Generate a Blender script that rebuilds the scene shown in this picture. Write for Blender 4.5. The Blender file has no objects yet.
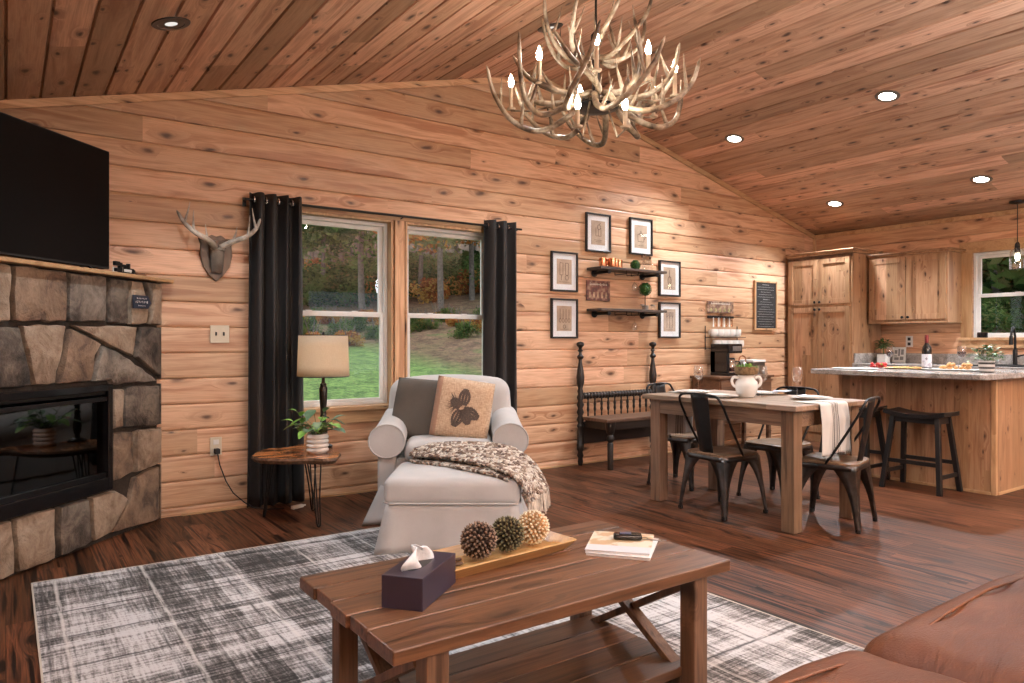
WORLD, BACKE, EXPO = 1.95, 75, 0.0
FILL, UPL = 85, 1700
import bpy, bmesh, math, random
from mathutils import Vector, Matrix, Euler
random.seed(7)
sc = bpy.context.scene
COL = sc.collection
PI = math.pi
R = math.radians

# ------------------------------------------------------------------ mesh builder
class MB:
    def __init__(s):
        s.bm = bmesh.new(); s.mi = 0; s.M = Matrix.Identity(4)
    def v(s, p):
        return s.bm.verts.new(s.M @ Vector(p))
    def f(s, vs):
        try:
            fc = s.bm.faces.new(vs)
        except ValueError:
            return None
        fc.material_index = s.mi
        return fc
    def quad(s, *ps):
        return s.f([s.v(p) for p in ps])
    def box(s, x0, x1, y0, y1, z0, z1):
        c = [s.v((x, y, z)) for x in (x0, x1) for y in (y0, y1) for z in (z0, z1)]
        for q in ((0,1,3,2),(4,6,7,5),(0,4,5,1),(2,3,7,6),(0,2,6,4),(1,5,7,3)):
            s.f([c[i] for i in q])
        return s
    def cbox(s, c, d):
        return s.box(c[0]-d[0]/2, c[0]+d[0]/2, c[1]-d[1]/2, c[1]+d[1]/2, c[2]-d[2]/2, c[2]+d[2]/2)
    def bar(s, p, q, w, h, up=(0,0,1)):
        """square bar between two points"""
        p = Vector(p); q = Vector(q); a = (q-p).normalized(); u = Vector(up)
        if abs(a.dot(u)) > .99: u = Vector((1,0,0))
        x = a.cross(u).normalized(); y = x.cross(a).normalized()
        r = []
        for o in (p, q):
            r.append([s.v(o + x*(i*w/2) + y*(j*h/2)) for i, j in ((-1,-1),(1,-1),(1,1),(-1,1))])
        for i in range(4):
            s.f([r[0][i], r[0][(i+1)%4], r[1][(i+1)%4], r[1][i]])
        s.f(r[0][::-1]); s.f(r[1])
        return s
    def tube(s, pts, r, n=8, caps=True, flat=1.0):
        pts = [Vector(p) for p in pts]; m = len(pts)
        rs = r if isinstance(r, (list, tuple)) else [r]*m
        t0 = (pts[1]-pts[0]).normalized()
        u = Vector((0,0,1)) if abs(t0.z) < .9 else Vector((1,0,0))
        x = t0.cross(u).normalized(); rings = []
        for i in range(m):
            t = (pts[min(i+1,m-1)]-pts[max(i-1,0)]).normalized()
            x = (x - t*x.dot(t))
            x = x.normalized() if x.length > 1e-6 else t.orthogonal().normalized()
            y = t.cross(x)
            rings.append([s.v(pts[i] + x*(math.cos(2*PI*k/n)*rs[i]) + y*(math.sin(2*PI*k/n)*rs[i]*flat)) for k in range(n)])
        for i in range(m-1):
            for k in range(n):
                s.f([rings[i][k], rings[i][(k+1)%n], rings[i+1][(k+1)%n], rings[i+1][k]])
        if caps:
            s.f(rings[0][::-1]); s.f(rings[-1])
        return s
    def lathe(s, prof, n=16, at=(0,0,0), M=None, a0=0, a1=2*PI):
        at = Vector(at); rings = []
        full = abs(a1-a0-2*PI) < 1e-6
        for r, z in prof:
            if r < 1e-5:
                p = Vector((0,0,z)); p = (M @ p if M else p) + at
                rings.append([s.v(p)])
            else:
                ring = []
                for k in range(n if full else n+1):
                    a = a0 + (a1-a0)*k/n
                    p = Vector((r*math.cos(a), r*math.sin(a), z)); p = (M @ p if M else p) + at
                    ring.append(s.v(p))
                rings.append(ring)
        for A, B in zip(rings, rings[1:]):
            cnt = n
            for k in range(cnt):
                k2 = (k+1) % len(A) if len(A) > 1 else 0
                j2 = (k+1) % len(B) if len(B) > 1 else 0
                if len(A) == 1 and len(B) == 1: continue
                if len(A) == 1: s.f([A[0], B[k], B[j2]])
                elif len(B) == 1: s.f([A[k], A[k2], B[0]])
                else: s.f([A[k], A[k2], B[j2], B[k]])
        return s
    def prism(s, poly, z0, z1, fn=None):
        fn = fn or (lambda x, y, z: (x, y, z))
        a = [s.v(fn(x, y, z0)) for x, y in poly]; b = [s.v(fn(x, y, z1)) for x, y in poly]
        n = len(poly)
        for i in range(n):
            s.f([a[i], a[(i+1)%n], b[(i+1)%n], b[i]])
        s.f(a[::-1]); s.f(b)
        return s
    def grid(s, fn, nu, nv, closeu=False):
        g = [[s.v(fn(i/nu, j/nv)) for j in range(nv+1)] for i in range(nu if closeu else nu+1)]
        for i in range(nu):
            for j in range(nv):
                i2 = (i+1) % len(g)
                s.f([g[i][j], g[i2][j], g[i2][j+1], g[i][j+1]])
        return s
    def rbox(s, x0, x1, y0, y1, z0, z1, r, n=8, puff=0.0, fn=None):
        """rounded, optionally puffed box (cushions)"""
        c = Vector(((x0+x1)/2, (y0+y1)/2, (z0+z1)/2)); h = Vector(((x1-x0)/2, (y1-y0)/2, (z1-z0)/2))
        r = min(r, h.x, h.y, h.z); inn = h - Vector((r, r, r)); cache = {}
        def co(t, H, I):
            # denser samples near the ends
            return t
        def samp(H, I):
            k = max(2, n)
            out = []
            nr = 3
            for i in range(nr): out.append(-H + (H-I)*i/nr)
            for i in range(k+1): out.append(-I + 2*I*i/k)
            for i in range(1, nr+1): out.append(I + (H-I)*i/nr)
            return out
        S = [samp(h[i], inn[i]) for i in range(3)]
        def get(q):
            key = (round(q[0],5), round(q[1],5), round(q[2],5))
            if key in cache: return cache[key]
            q = Vector(q)
            cl = Vector([max(-inn[i], min(inn[i], q[i])) for i in range(3)])
            d = q - cl
            p = cl + (d.normalized()*r if d.length > 1e-9 else d)
            if puff:
                u, w, t = p.x/h.x, p.y/h.y, p.z/h.z
                p.z += math.copysign(1, t)*puff*max(0, 1-u*u)*max(0, 1-w*w)*min(1, abs(t)*1.5)
                p.x += u*puff*.35*max(0, 1-w*w)*max(0, 1-t*t)
                p.y += w*puff*.35*max(0, 1-u*u)*max(0, 1-t*t)
            p = p + c
            if fn: p = Vector(fn(p))
            cache[key] = s.v(p); return cache[key]
        for ax in range(3):
            a, b = [i for i in range(3) if i != ax]
            for sg in (-1, 1):
                for i in range(len(S[a])-1):
                    for j in range(len(S[b])-1):
                        qs = []
                        for (ii, jj) in ((i,j),(i+1,j),(i+1,j+1),(i,j+1)):
                            q = [0,0,0]; q[ax] = sg*h[ax]; q[a] = S[a][ii]; q[b] = S[b][jj]; qs.append(get(q))
                        if len(set(qs)) == 4: s.f(qs if sg*(1 if ax != 1 else -1) > 0 else qs[::-1])
        return s
    def ell(s, c, rad, n=10, m=None):
        m = m or n
        prof = [(math.sin(PI*i/m), -math.cos(PI*i/m)) for i in range(m+1)]
        prof[0] = (0, -1); prof[-1] = (0, 1)
        M = Matrix.Diagonal(Vector(rad)) if not isinstance(rad, (int, float)) else Matrix.Diagonal(Vector((rad,)*3))
        return s.lathe(prof, n=n, at=c, M=M)

def obj(name, mb, mats, parent=None, smooth=None, bev=0, solid=0, sub=0, normals=True):
    me = bpy.data.meshes.new(name)
    if normals: bmesh.ops.recalc_face_normals(mb.bm, faces=mb.bm.faces[:])
    mb.bm.to_mesh(me); mb.bm.free()
    for m in (mats if isinstance(mats, (list, tuple)) else [mats]): me.materials.append(m)
    if smooth is not None:
        me.polygons.foreach_set('use_smooth', [True]*len(me.polygons))
        if smooth < 180: me.set_sharp_from_angle(angle=R(smooth))
    o = bpy.data.objects.new(name, me); COL.objects.link(o)
    if parent: o.parent = parent
    if solid:
        m = o.modifiers.new('solid', 'SOLIDIFY'); m.thickness = solid; m.offset = 0
    if bev:
        m = o.modifiers.new('bevel', 'BEVEL'); m.width = bev; m.segments = 2; m.limit_method = 'ANGLE'; m.angle_limit = R(40)
    if sub:
        m = o.modifiers.new('sub', 'SUBSURF'); m.levels = sub; m.render_levels = sub
    return o
def tag(o, label=None, cat=None, group=None, kind=None):
    if label: o['label'] = label
    if cat: o['category'] = cat
    if group: o['group'] = group
    if kind: o['kind'] = kind
    return o
def thing(name, label, cat, loc=(0,0,0), rz=0, group=None, kind=None):
    o = bpy.data.objects.new(name, None); COL.objects.link(o)
    o.empty_display_size = .1
    o.location = loc; o.rotation_euler = (0, 0, rz)
    return tag(o, label, cat, group, kind)
def dup(root, loc, rz=None, label=None, group=None):
    def cp(o, par):
        c = o.copy(); COL.objects.link(c)
        if par: c.parent = par
        for ch in [x for x in KIDS(o)]: cp(ch, c)
        return c
    r = cp(root, None); r.location = loc
    if rz is not None: r.rotation_euler = (0, 0, rz)
    if label: r['label'] = label
    if group: r['group'] = group
    return r
def KIDS(o):
    return [x for x in COL.objects if x.parent == o]

# ------------------------------------------------------------------ node materials
class N:
    def __init__(s, name):
        s.m = bpy.data.materials.new(name); s.m.use_nodes = True
        s.t = s.m.node_tree; s.t.nodes.clear()
        s.out = s.t.nodes.new('ShaderNodeOutputMaterial')
    def n(s, typ, ins=None, **props):
        nd = s.t.nodes.new('ShaderNode'+typ)
        for k, v in props.items(): setattr(nd, k, v)
        for k, v in (ins or {}).items():
            if isinstance(v, bpy.types.NodeSocket): s.t.links.new(v, nd.inputs[k])
            else: nd.inputs[k].default_value = v
        return nd
    def math(s, op, a, b=0.0, c=0.0, clamp=False):
        nd = s.t.nodes.new('ShaderNodeMath'); nd.operation = op; nd.use_clamp = clamp
        for i, v in enumerate((a, b, c)):
            if isinstance(v, bpy.types.NodeSocket): s.t.links.new(v, nd.inputs[i])
            else: nd.inputs[i].default_value = v
        return nd.outputs[0]
    def xyz(s, x, y, z=0.0):
        return s.n('CombineXYZ', {0: x, 1: y, 2: z}).outputs[0]
    def mix(s, f, a, b, blend='MIX'):
        nd = s.t.nodes.new('ShaderNodeMix'); nd.data_type = 'RGBA'; nd.blend_type = blend
        for sock, v in ((nd.inputs[0], f), (nd.inputs[6], a), (nd.inputs[7], b)):
            if isinstance(v, bpy.types.NodeSocket): s.t.links.new(v, sock)
            else: sock.default_value = v if not isinstance(v, tuple) or len(v) == 4 else (*v, 1)
        return nd.outputs[2]
    def ramp(s, f, stops):
        nd = s.t.nodes.new('ShaderNodeValToRGB'); s.t.links.new(f, nd.inputs[0])
        e = nd.color_ramp.elements
        while len(e) < len(stops): e.new(.5)
        for k, (p, c) in zip(e, stops): k.position = p; k.color = (*c, 1)
        return nd.outputs[0]
    def mr(s, v, a, b, c=0.0, d=1.0, smooth=False):
        nd = s.n('MapRange', {0: v, 1: a, 2: b, 3: c, 4: d}, clamp=True)
        if smooth: nd.interpolation_type = 'SMOOTHSTEP'
        return nd.outputs[0]
    def pos(s, which='Object'):
        return s.n('TexCoord').outputs[which]
    def noise(s, vec, scale, detail=2, rough=.5, dist=0.0):
        return s.n('TexNoise', {'Vector': vec, 'Scale': scale, 'Detail': detail, 'Roughness': rough, 'Distortion': dist}).outputs[0]
    def bump(s, h, strength=.3, dist=.01):
        return s.n('Bump', {'Height': h, 'Strength': strength, 'Distance': dist}).outputs[0]
    def pbr(s, color, rough=.5, metal=0.0, bump=None, **kw):
        b = s.n('BsdfPrincipled')
        def put(k, v):
            if isinstance(v, bpy.types.NodeSocket): s.t.links.new(v, b.inputs[k])
            else: b.inputs[k].default_value = (*v, 1) if isinstance(v, tuple) and len(v) == 3 else v
        put('Base Color', color); put('Roughness', rough); put('Metallic', metal)
        if bump is not None: put('Normal', bump)
        for k, v in kw.items(): put(k, v)
        s.t.links.new(b.outputs[0], s.out.inputs[0])
        return s.m

def plain(name, color, rough=.5, metal=0.0, var=.12, scale=30, bump=0.0, **kw):
    s = N(name); p = s.pos()
    nz = s.noise(p, scale, 3)
    c = s.mix(s.mr(nz, .3, .7), tuple(x*(1-var) for x in color), tuple(min(1, x*(1+var)) for x in color))
    return s.pbr(c, rough, metal, s.bump(nz, bump, .004) if bump else None, **{k.replace('_', ' '): v for k, v in kw.items()})

def wood(name, dark, light, L='X', A='Z', pitch=None, phase=0.0, seg=2.4, knots=.5, ks=(2.2, 7.0), rough=.5, vary=.35, knotc=(.05,.02,.01), grain=14, streak=.5, groove=0.0, perobj=True, fine=.25, bumps=.25, spec=.5, kr=(.02,.13)):
    s = N(name); p = s.pos(); sp = s.n('SeparateXYZ', {0: p})
    ax = dict(X=sp.outputs[0], Y=sp.outputs[1], Z=sp.outputs[2])
    l, a = ax[L], ax[A]; o = ax[[k for k in 'XYZ' if k not in (L, A)][0]]
    if pitch:
        bid = s.math('FLOOR', s.math('DIVIDE', s.math('SUBTRACT', a, phase), pitch))
        r1 = s.n('TexWhiteNoise', {'W': bid}, noise_dimensions='1D').outputs[0]
        sid = s.math('FLOOR', s.math('DIVIDE', s.math('MULTIPLY_ADD', r1, seg*3.7, l), seg))
        seed = s.n('TexWhiteNoise', {'Vector': s.xyz(bid, sid, 3.3)}, noise_dimensions='3D').outputs[0]
    elif perobj:
        seed = s.n('ObjectInfo').outputs['Random']
    else:
        seed = s.math('ADD', .37, 0.0)
    sd = s.math('MULTIPLY', seed, 53.0)
    # knots: 2D voronoi cells, some of them hold a knot
    kv = s.xyz(s.math('MULTIPLY_ADD', l, ks[0], sd), s.math('MULTIPLY_ADD', a, ks[1], s.math('MULTIPLY', sd, 1.7)), s.math('MULTIPLY', o, ks[1]*.6))
    warp = s.noise(kv, 2.5, 1)
    kv2 = s.n('VectorMath', {0: kv, 1: s.xyz(s.math('MULTIPLY', warp, .25), s.math('MULTIPLY', warp, .2))}, operation='ADD').outputs[0]
    vo = s.n('TexVoronoi', {'Vector': kv2, 'Scale': 1.0}, feature='F1', voronoi_dimensions='2D')
    vr = s.n('SeparateColor', {0: vo.outputs['Color']}).outputs
    gate = s.math('GREATER_THAN', vr[0], 1-knots)
    size = s.mr(vr[1], 0, 1, .3, 1.5)
    dd = s.math('DIVIDE', vo.outputs['Distance'], size)
    near = s.math('MULTIPLY', s.mr(dd, .0, .42, 1, 0, True), gate)
    # grain bending round the knots
    gl = s.math('MULTIPLY_ADD', near, .35, s.math('MULTIPLY', l, 1.1))
    ga = s.math('MULTIPLY_ADD', near, 1.6, s.math('MULTIPLY', a, grain))
    gv = s.xyz(s.math('ADD', gl, sd), ga, s.math('MULTIPLY_ADD', o, grain*.7, sd))
    g1 = s.noise(gv, 1.0, 4, .6, .4)
    fv = s.xyz(s.math('MULTIPLY', l, 4.0), s.math('MULTIPLY', a, 190.0), s.math('MULTIPLY_ADD', o, 120.0, sd))
    g2 = s.noise(fv, 1.0, 2)
    ring = s.math('PINGPONG', s.math('MULTIPLY', g1, 6.0), 1.0)
    m = s.mr(s.math('ADD', s.math('MULTIPLY', g1, 1-streak), s.math('MULTIPLY', ring, streak*.75)), .22, .72)
    c = s.mix(m, dark, light)
    tone = s.mr(seed, 0, 1, 1-vary, 1+vary*.35)
    c = s.mix(1.0, c, s.n('CombineColor', {0: tone, 1: tone, 2: s.math('MULTIPLY', tone, s.mr(seed, 0, 1, .9, 1.03))}).outputs[0], 'MULTIPLY')
    c = s.mix(s.math('MULTIPLY', s.mr(g2, .35, .75), fine), c, tuple(x*.35 for x in dark))
    halo = s.math('MULTIPLY', s.math('MULTIPLY', s.mr(dd, kr[1]*.8, kr[1]*2.4, 1, 0, True), gate), .30)
    c = s.mix(halo, c, tuple(x*.55 for x in dark))
    core = s.math('MULTIPLY', s.mr(dd, kr[0], kr[1], 1, 0, True), gate)
    c = s.mix(s.math('MULTIPLY', core, .9), c, knotc)
    h = s.math('ADD', s.math('MULTIPLY', g2, .5), s.math('MULTIPLY', g1, .5))
    if groove and pitch:
        fr = s.math('FRACT', s.math('DIVIDE', s.math('SUBTRACT', a, phase), pitch))
        e = s.math('MINIMUM', fr, s.math('SUBTRACT', 1.0, fr))
        gm = s.mr(e, 0, groove, 1, 0)
        h = s.math('SUBTRACT', h, s.math('MULTIPLY', gm, 1.5))
        c = s.mix(s.math('MULTIPLY', gm, .75), c, tuple(x*.2 for x in dark))
    rr = s.mr(g1, 0, 1, rough-.07, rough+.1)
    return s.pbr(c, rr, 0.0, s.bump(h, bumps, .004), **{'Specular IOR Level': spec})

def fabric(name, color, var=.1, scale=400, rough=.95, bump=.3, sheen=.2, c2=None):
    s = N(name); p = s.pos()
    w = s.noise(p, scale, 1); b = s.noise(p, 6, 3)
    c = s.mix(s.mr(b, .3, .7), tuple(x*(1-var) for x in color), tuple(min(1, x*(1+var)) for x in (c2 or color)))
    c = s.mix(s.mr(w, .3, .7, 0, .25), c, tuple(x*.6 for x in color))
    return s.pbr(c, rough, 0.0, s.bump(s.math('ADD', w, s.math('MULTIPLY', s.noise(p, 25, 3), 1.2)), bump, .004), **{'Sheen Weight': sheen})

def glass_mat(name, tint=(1,1,1), gloss=.08, rough=.0, edge=.5):
    s = N(name)
    tr = s.n('BsdfTransparent', {0: (*tint, 1)}); gl = s.n('BsdfGlossy', {'Color': (1,1,1,1), 'Roughness': rough})
    lw = s.n('LayerWeight', {0: .35})
    fac = s.mr(lw.outputs['Facing'], .2, 1.0, gloss, edge)
    mx = s.n('MixShader', {0: fac, 1: tr.outputs[0], 2: gl.outputs[0]})
    s.t.links.new(mx.outputs[0], s.out.inputs[0])
    return s.m

def emit(name, color, strength):
    s = N(name); e = s.n('Emission', {0: (*color, 1), 1: strength})
    s.t.links.new(e.outputs[0], s.out.inputs[0]); return s.m

M = {}
PW = .170      # wall board pitch
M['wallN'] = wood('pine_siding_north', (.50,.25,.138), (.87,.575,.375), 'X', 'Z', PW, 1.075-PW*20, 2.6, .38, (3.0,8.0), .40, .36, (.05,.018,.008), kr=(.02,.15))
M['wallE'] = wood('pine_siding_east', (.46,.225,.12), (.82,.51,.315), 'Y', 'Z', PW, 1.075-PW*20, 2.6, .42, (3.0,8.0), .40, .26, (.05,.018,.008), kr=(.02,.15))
M['ceil'] = wood('pine_ceiling', (.44,.215,.13), (.84,.52,.35), 'Y', 'X', .1685, .0, 2.9, .45, (4.2,9.5), .45, .5, (.03,.010,.006), streak=.5, kr=(.03,.17))
M['floor'] = wood('dark_plank_floor', (.010,.004,.0025), (.20,.076,.036), 'Y', 'X', .128, .0, 1.25, .35, (2.0,9.0), .42, .45, (.010,.005,.004), grain=34, streak=.8, groove=.015, fine=.5, bumps=.12, spec=.22)
M['trim'] = wood('pine_trim', (.46,.25,.12), (.76,.50,.29), 'X', 'Z', None, knots=.25, ks=(2,9), rough=.42)
M['trimZ'] = wood('pine_trim_upright', (.46,.24,.115), (.76,.48,.27), 'Z', 'X', None, knots=.3, ks=(2,9), rough=.42)
M['cabV'] = wood('knotty_cabinet', (.33,.165,.09), (.64,.39,.23), 'Z', 'Y', .105, .0, 2.2, .65, (4.5,9), .42, .35, (.045,.018,.01), streak=.45)
M['cabX'] = wood('knotty_cabinet_side', (.32,.16,.085), (.58,.35,.205), 'Z', 'X', .12, .0, 2.2, .6, (4.5,9), .42, .3, (.045,.018,.01), streak=.45)
M['rustic'] = wood('rustic_coffee_wood', (.028,.013,.007), (.225,.108,.055), 'X', 'Y', None, knots=.35, ks=(1.8,8), rough=.36, vary=.5, grain=26, streak=.45, knotc=(.02,.009,.005), fine=.35)
M['rusticZ'] = wood('rustic_post_wood', (.07,.035,.02), (.24,.135,.08), 'Z', 'X', None, knots=.3, rough=.5, vary=.25, grain=20, streak=.5, knotc=(.02,.009,.005), fine=.35)
M['dineX'] = wood('grey_brown_table_wood', (.20,.125,.085), (.46,.33,.24), 'Y', 'X', .13, .0, 5, .2, rough=.42, vary=.25, grain=18, streak=.5, fine=.4, groove=.012)
M['dineZ'] = wood('grey_brown_leg_wood', (.11,.062,.038), (.29,.18,.115), 'Z', 'X', None, knots=.1, rough=.5, vary=.15, grain=24, streak=.5, fine=.4)
M['seatwood'] = wood('brown_chair_seat_wood', (.07,.04,.022), (.24,.15,.09), 'X', 'Y', None, knots=.0, rough=.38, vary=.1, grain=22)
M['darkbench'] = wood('dark_stained_wood', (.006,.0045,.004), (.024,.016,.013), 'X', 'Y', None, knots=.0, rough=.40, vary=.1, fine=.4)
M['benchseat'] = wood('bench_seat_wood', (.06,.03,.02), (.20,.11,.07), 'X', 'Y', None, knots=.1, rough=.4, vary=.1)
M['shelfwood'] = wood('charcoal_shelf_wood', (.03,.02,.016), (.10,.07,.055), 'X', 'Y', None, knots=.1, rough=.5, vary=.1)
M['burl'] = wood('live_edge_burl', (.22,.06,.02), (.72,.29,.10), 'X', 'Y', None, knots=.8, ks=(5,6), rough=.16, vary=.1, grain=9, streak=.8, knotc=(.05,.015,.008), kr=(.03,.25))
M['bark'] = plain('live_edge_bark', (.12,.065,.035), .7, scale=40, var=.5, bump=.6)
M['traywood'] = wood('tray_wood', (.42,.22,.08), (.72,.45,.20), 'X', 'Y', None, knots=.15, rough=.35, vary=.1)
M['console'] = wood('brown_console_wood', (.08,.035,.02), (.22,.11,.065), 'X', 'Z', None, knots=.1, rough=.45, vary=.15)
M['black_metal'] = plain('black_steel', (.012,.012,.013), .36, .5, scale=18)
M['gun_metal'] = plain('gunmetal_steel', (.10,.095,.092), .28, .95, scale=14, var=.35)
M['dineA'] = wood('table_apron_wood', (.13,.075,.048), (.34,.22,.145), 'Y', 'Z', None, knots=.1, rough=.5, vary=.15, grain=22, streak=.5, fine=.4)
M['black_wood'] = plain('black_painted_wood', (.008,.008,.009), .38, scale=20)
M['black_matte'] = plain('black_matte', (.012,.012,.013), .7)
M['black_gloss'] = plain('black_gloss', (.008,.008,.009), .12)
M['tvscreen'] = plain('tv_screen', (.004,.004,.0042), .55, var=.02, Specular_IOR_Level=.1)
M['white'] = plain('white_paint', (.80,.79,.76), .5, var=.04)
M['vinyl'] = plain('white_vinyl', (.72,.72,.70), .4, var=.03)
M['ceramic'] = plain('white_ceramic', (.78,.76,.72), .18, var=.03)
M['cream'] = fabric('cream_slipcover', (.50,.49,.48), .07, 500, bump=.22)
M['creamtop'] = M['cream']
M['grey_pillow'] = fabric('grey_velvet', (.105,.09,.075), .12, 300, sheen=.0)
M['curtain'] = fabric('charcoal_velvet', (.013,.0115,.011), .2, 300, sheen=.03, rough=.6)
M['leather'] = None
M['mortar'] = plain('dark_mortar', (.03,.022,.016), .95, scale=60, var=.3, bump=.5)
M['glass'] = glass_mat('window_glass', (.98,.98,.98), .012, 0, .06)
M['wineglass'] = glass_mat('clear_glass', (.96,.96,.96), .07, .02, .9)
M['copper'] = plain('copper', (.78,.36,.20), .2, 1.0)
M['chrome'] = plain('chrome', (.6,.6,.6), .15, 1.0)
M['steel'] = plain('brushed_steel', (.35,.34,.33), .3, 1.0)
M['paper'] = plain('paper', (.80,.80,.80), .7, var=.03)
M['outlet'] = plain('cream_plastic', (.62,.55,.42), .45, var=.03)
M['darkslot'] = plain('dark_slot', (.02,.02,.02), .6)
M['outwhite'] = plain('white_plastic', (.72,.71,.68), .4, var=.03)
def stone(name, c1, c2, c3):
    s = N(name); p = s.pos()
    n1 = s.noise(p, 7, 5, .65, .6); n2 = s.noise(p, 40, 4, .7); n3 = s.noise(p, 2.4, 2)
    c = s.ramp(s.math('ADD', s.math('MULTIPLY', n1, .8), s.math('MULTIPLY', n3, .25)), [(.40, c3), (.50, c1), (.62, c2)])
    c = s.mix(s.mr(n2, .45, .8, 0, .5), c, c3)
    h = s.math('ADD', n1, s.math('MULTIPLY', n2, .4))
    return s.pbr(c, .72, 0.0, s.bump(h, .7, .03))
M['stT'] = stone('tan_stone', (.27,.20,.14), (.36,.285,.21), (.15,.10,.065))
M['stB'] = stone('brown_stone', (.18,.12,.08), (.26,.185,.125), (.07,.048,.034))
M['stG'] = stone('grey_stone', (.15,.125,.10), (.25,.215,.175), (.05,.04,.033))
M['stD'] = stone('dark_stone', (.075,.060,.048), (.17,.14,.11), (.018,.015,.013))
# ================================================================= the room shell
D = 5.145; EX = 8.24; WX = -.55; SY = -2.6
RX = 3.94
def roofz(x):
    return 2.56 + .25*x if x < RX else 2.56 + .25*RX - .25*(x-RX)
PROF = [(0,-.012),(.012,-.010),(.030,0.0),(.10,.003),(.5,.0045),(.90,.003),(.975,0.0),(.988,-.010),(1,-.012)]
def boards(mb, fn, u0, u1, v0, v1, pitch, phase, holes=(), prof=PROF, vmax=None):
    vs = []
    k = math.floor((v0-phase)/pitch)
    while phase + k*pitch < v1:
        for f, d in prof[:-1] if True else prof:
            vs.append((phase+(k+f)*pitch, d))
        k += 1
    pts = [(v, d) for v, d in vs if v0 < v < v1]
    def depth(v):
        f = ((v-phase)/pitch) % 1.0
        for (a, da), (b, db) in zip(prof, prof[1:]):
            if a <= f <= b: return da + (db-da)*(f-a)/(b-a)
        return 0
    cuts = [v0, v1] + [h[i] for h in holes for i in (2, 3)]
    pts += [(c, depth(c)) for c in cuts if v0 <= c <= v1]
    pts.sort()
    for (a, da), (b, db) in zip(pts, pts[1:]):
        if b-a < 1e-5: continue
        m = (a+b)/2; iv = [(u0, u1)]
        for h in holes:
            if h[2] < m < h[3]:
                iv = [q for (s, e) in iv for q in ((s, min(e, h[0])), (max(s, h[1]), e)) if q[1]-q[0] > 1e-4]
        for s, e in iv:
            mb.quad(fn(s, a, da), fn(e, a, da), fn(e, b, db), fn(s, b, db))
# openings
WL = (1.545, 2.478, .66, 2.098); WR = (2.585, 3.44, .66, 2.098)      # north windows (x0,x1,z0,z1)
KW = (2.02, 3.345, 1.19, 2.07)                                        # kitchen window (y0,y1,z0,z1)
PH = 1.075-PW*20
def wall_slab(mb, fn, u0, u1, top, holes, t=.14):
    """backing slab behind the boards: fn(u, v, depth) with depth negative into the wall"""
    us = sorted({u0, u1} | {h[0] for h in holes} | {h[1] for h in holes} | ({RX} if u0 < RX < u1 and top is roofz else set()))
    for a, b in zip(us, us[1:]):
        segs = [(0, None)]
        m = (a+b)/2
        hs = sorted([h for h in holes if h[0] < m < h[1]], key=lambda h: h[2])
        z = 0.0; spans = []
        for h in hs:
            spans.append((z, z, h[2], h[2])); z = h[3]
        spans.append((z, z, top(a)+.05, top(b)+.05))
        for (l0, l1, t0, t1) in spans:
            q = [fn(a, l0, -.012), fn(b, l1, -.012), fn(b, t1, -.012), fn(a, t0, -.012)]
            w = [fn(a, l0, -t), fn(b, l1, -t), fn(b, t1, -t), fn(a, t0, -t)]
            A = [mb.v(p) for p in q]; B = [mb.v(p) for p in w]
            mb.f(A); mb.f(B[::-1])
            for i in range(4): mb.f([A[i], A[(i+1)%4], B[(i+1)%4], B[i]])
mb = MB(); fn = lambda u, v, d: (u, D-d, v)
boards(mb, fn, WX, EX, 0, 3.6, PW, PH, [WL, WR])
bmesh.ops.bisect_plane(mb.bm, geom=mb.bm.verts[:]+mb.bm.edges[:]+mb.bm.faces[:], plane_co=(0,0,2.56+.02), plane_no=Vector((-.25,0,1)), clear_outer=True)
bmesh.ops.bisect_plane(mb.bm, geom=mb.bm.verts[:]+mb.bm.edges[:]+mb.bm.faces[:], plane_co=(RX,0,roofz(RX)+.02), plane_no=Vector((.25,0,1)), clear_outer=True)
wall_slab(mb, fn, WX, EX, roofz, [WL, WR])
o = obj('wall_north', mb, M['wallN'], normals=False); tag(o, kind='structure')
mb = MB(); fe = lambda u, v, d: (EX-d, u, v)
boards(mb, fe, SY, D, 0, roofz(EX)+.03, PW, PH, [KW])
wall_slab(mb, fe, SY, D, lambda u: roofz(EX), [KW])
o = obj('wall_east', mb, M['wallE'], normals=False); tag(o, kind='structure')
mb = MB(); fw = lambda u, v, d: (WX+d, u, v)
boards(mb, fw, SY, D, 0, roofz(WX)+.02, PW, PH, [])
wall_slab(mb, fw, SY, D, lambda u: roofz(WX), [])
o = obj('wall_west', mb, M['wallE'], normals=False); tag(o, kind='structure')
mb = MB(); fs = lambda u, v, d: (u, SY+d, v)
SH = [(1.2, 3.6, .05, 2.1), (4.6, 6.6, .5, 2.1)]  # unseen openings added behind the camera to let daylight in
boards(mb, fs, WX, EX, 0, 3.6, PW, PH, SH)
bmesh.ops.bisect_plane(mb.bm, geom=mb.bm.verts[:]+mb.bm.edges[:]+mb.bm.faces[:], plane_co=(0,0,2.56+.02), plane_no=Vector((-.25,0,1)), clear_outer=True)
bmesh.ops.bisect_plane(mb.bm, geom=mb.bm.verts[:]+mb.bm.edges[:]+mb.bm.faces[:], plane_co=(RX,0,roofz(RX)+.02), plane_no=Vector((.25,0,1)), clear_outer=True)
wall_slab(mb, fs, WX, EX, roofz, SH)
o = obj('wall_south', mb, M['wallN'], normals=False); tag(o, kind='structure')
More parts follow.
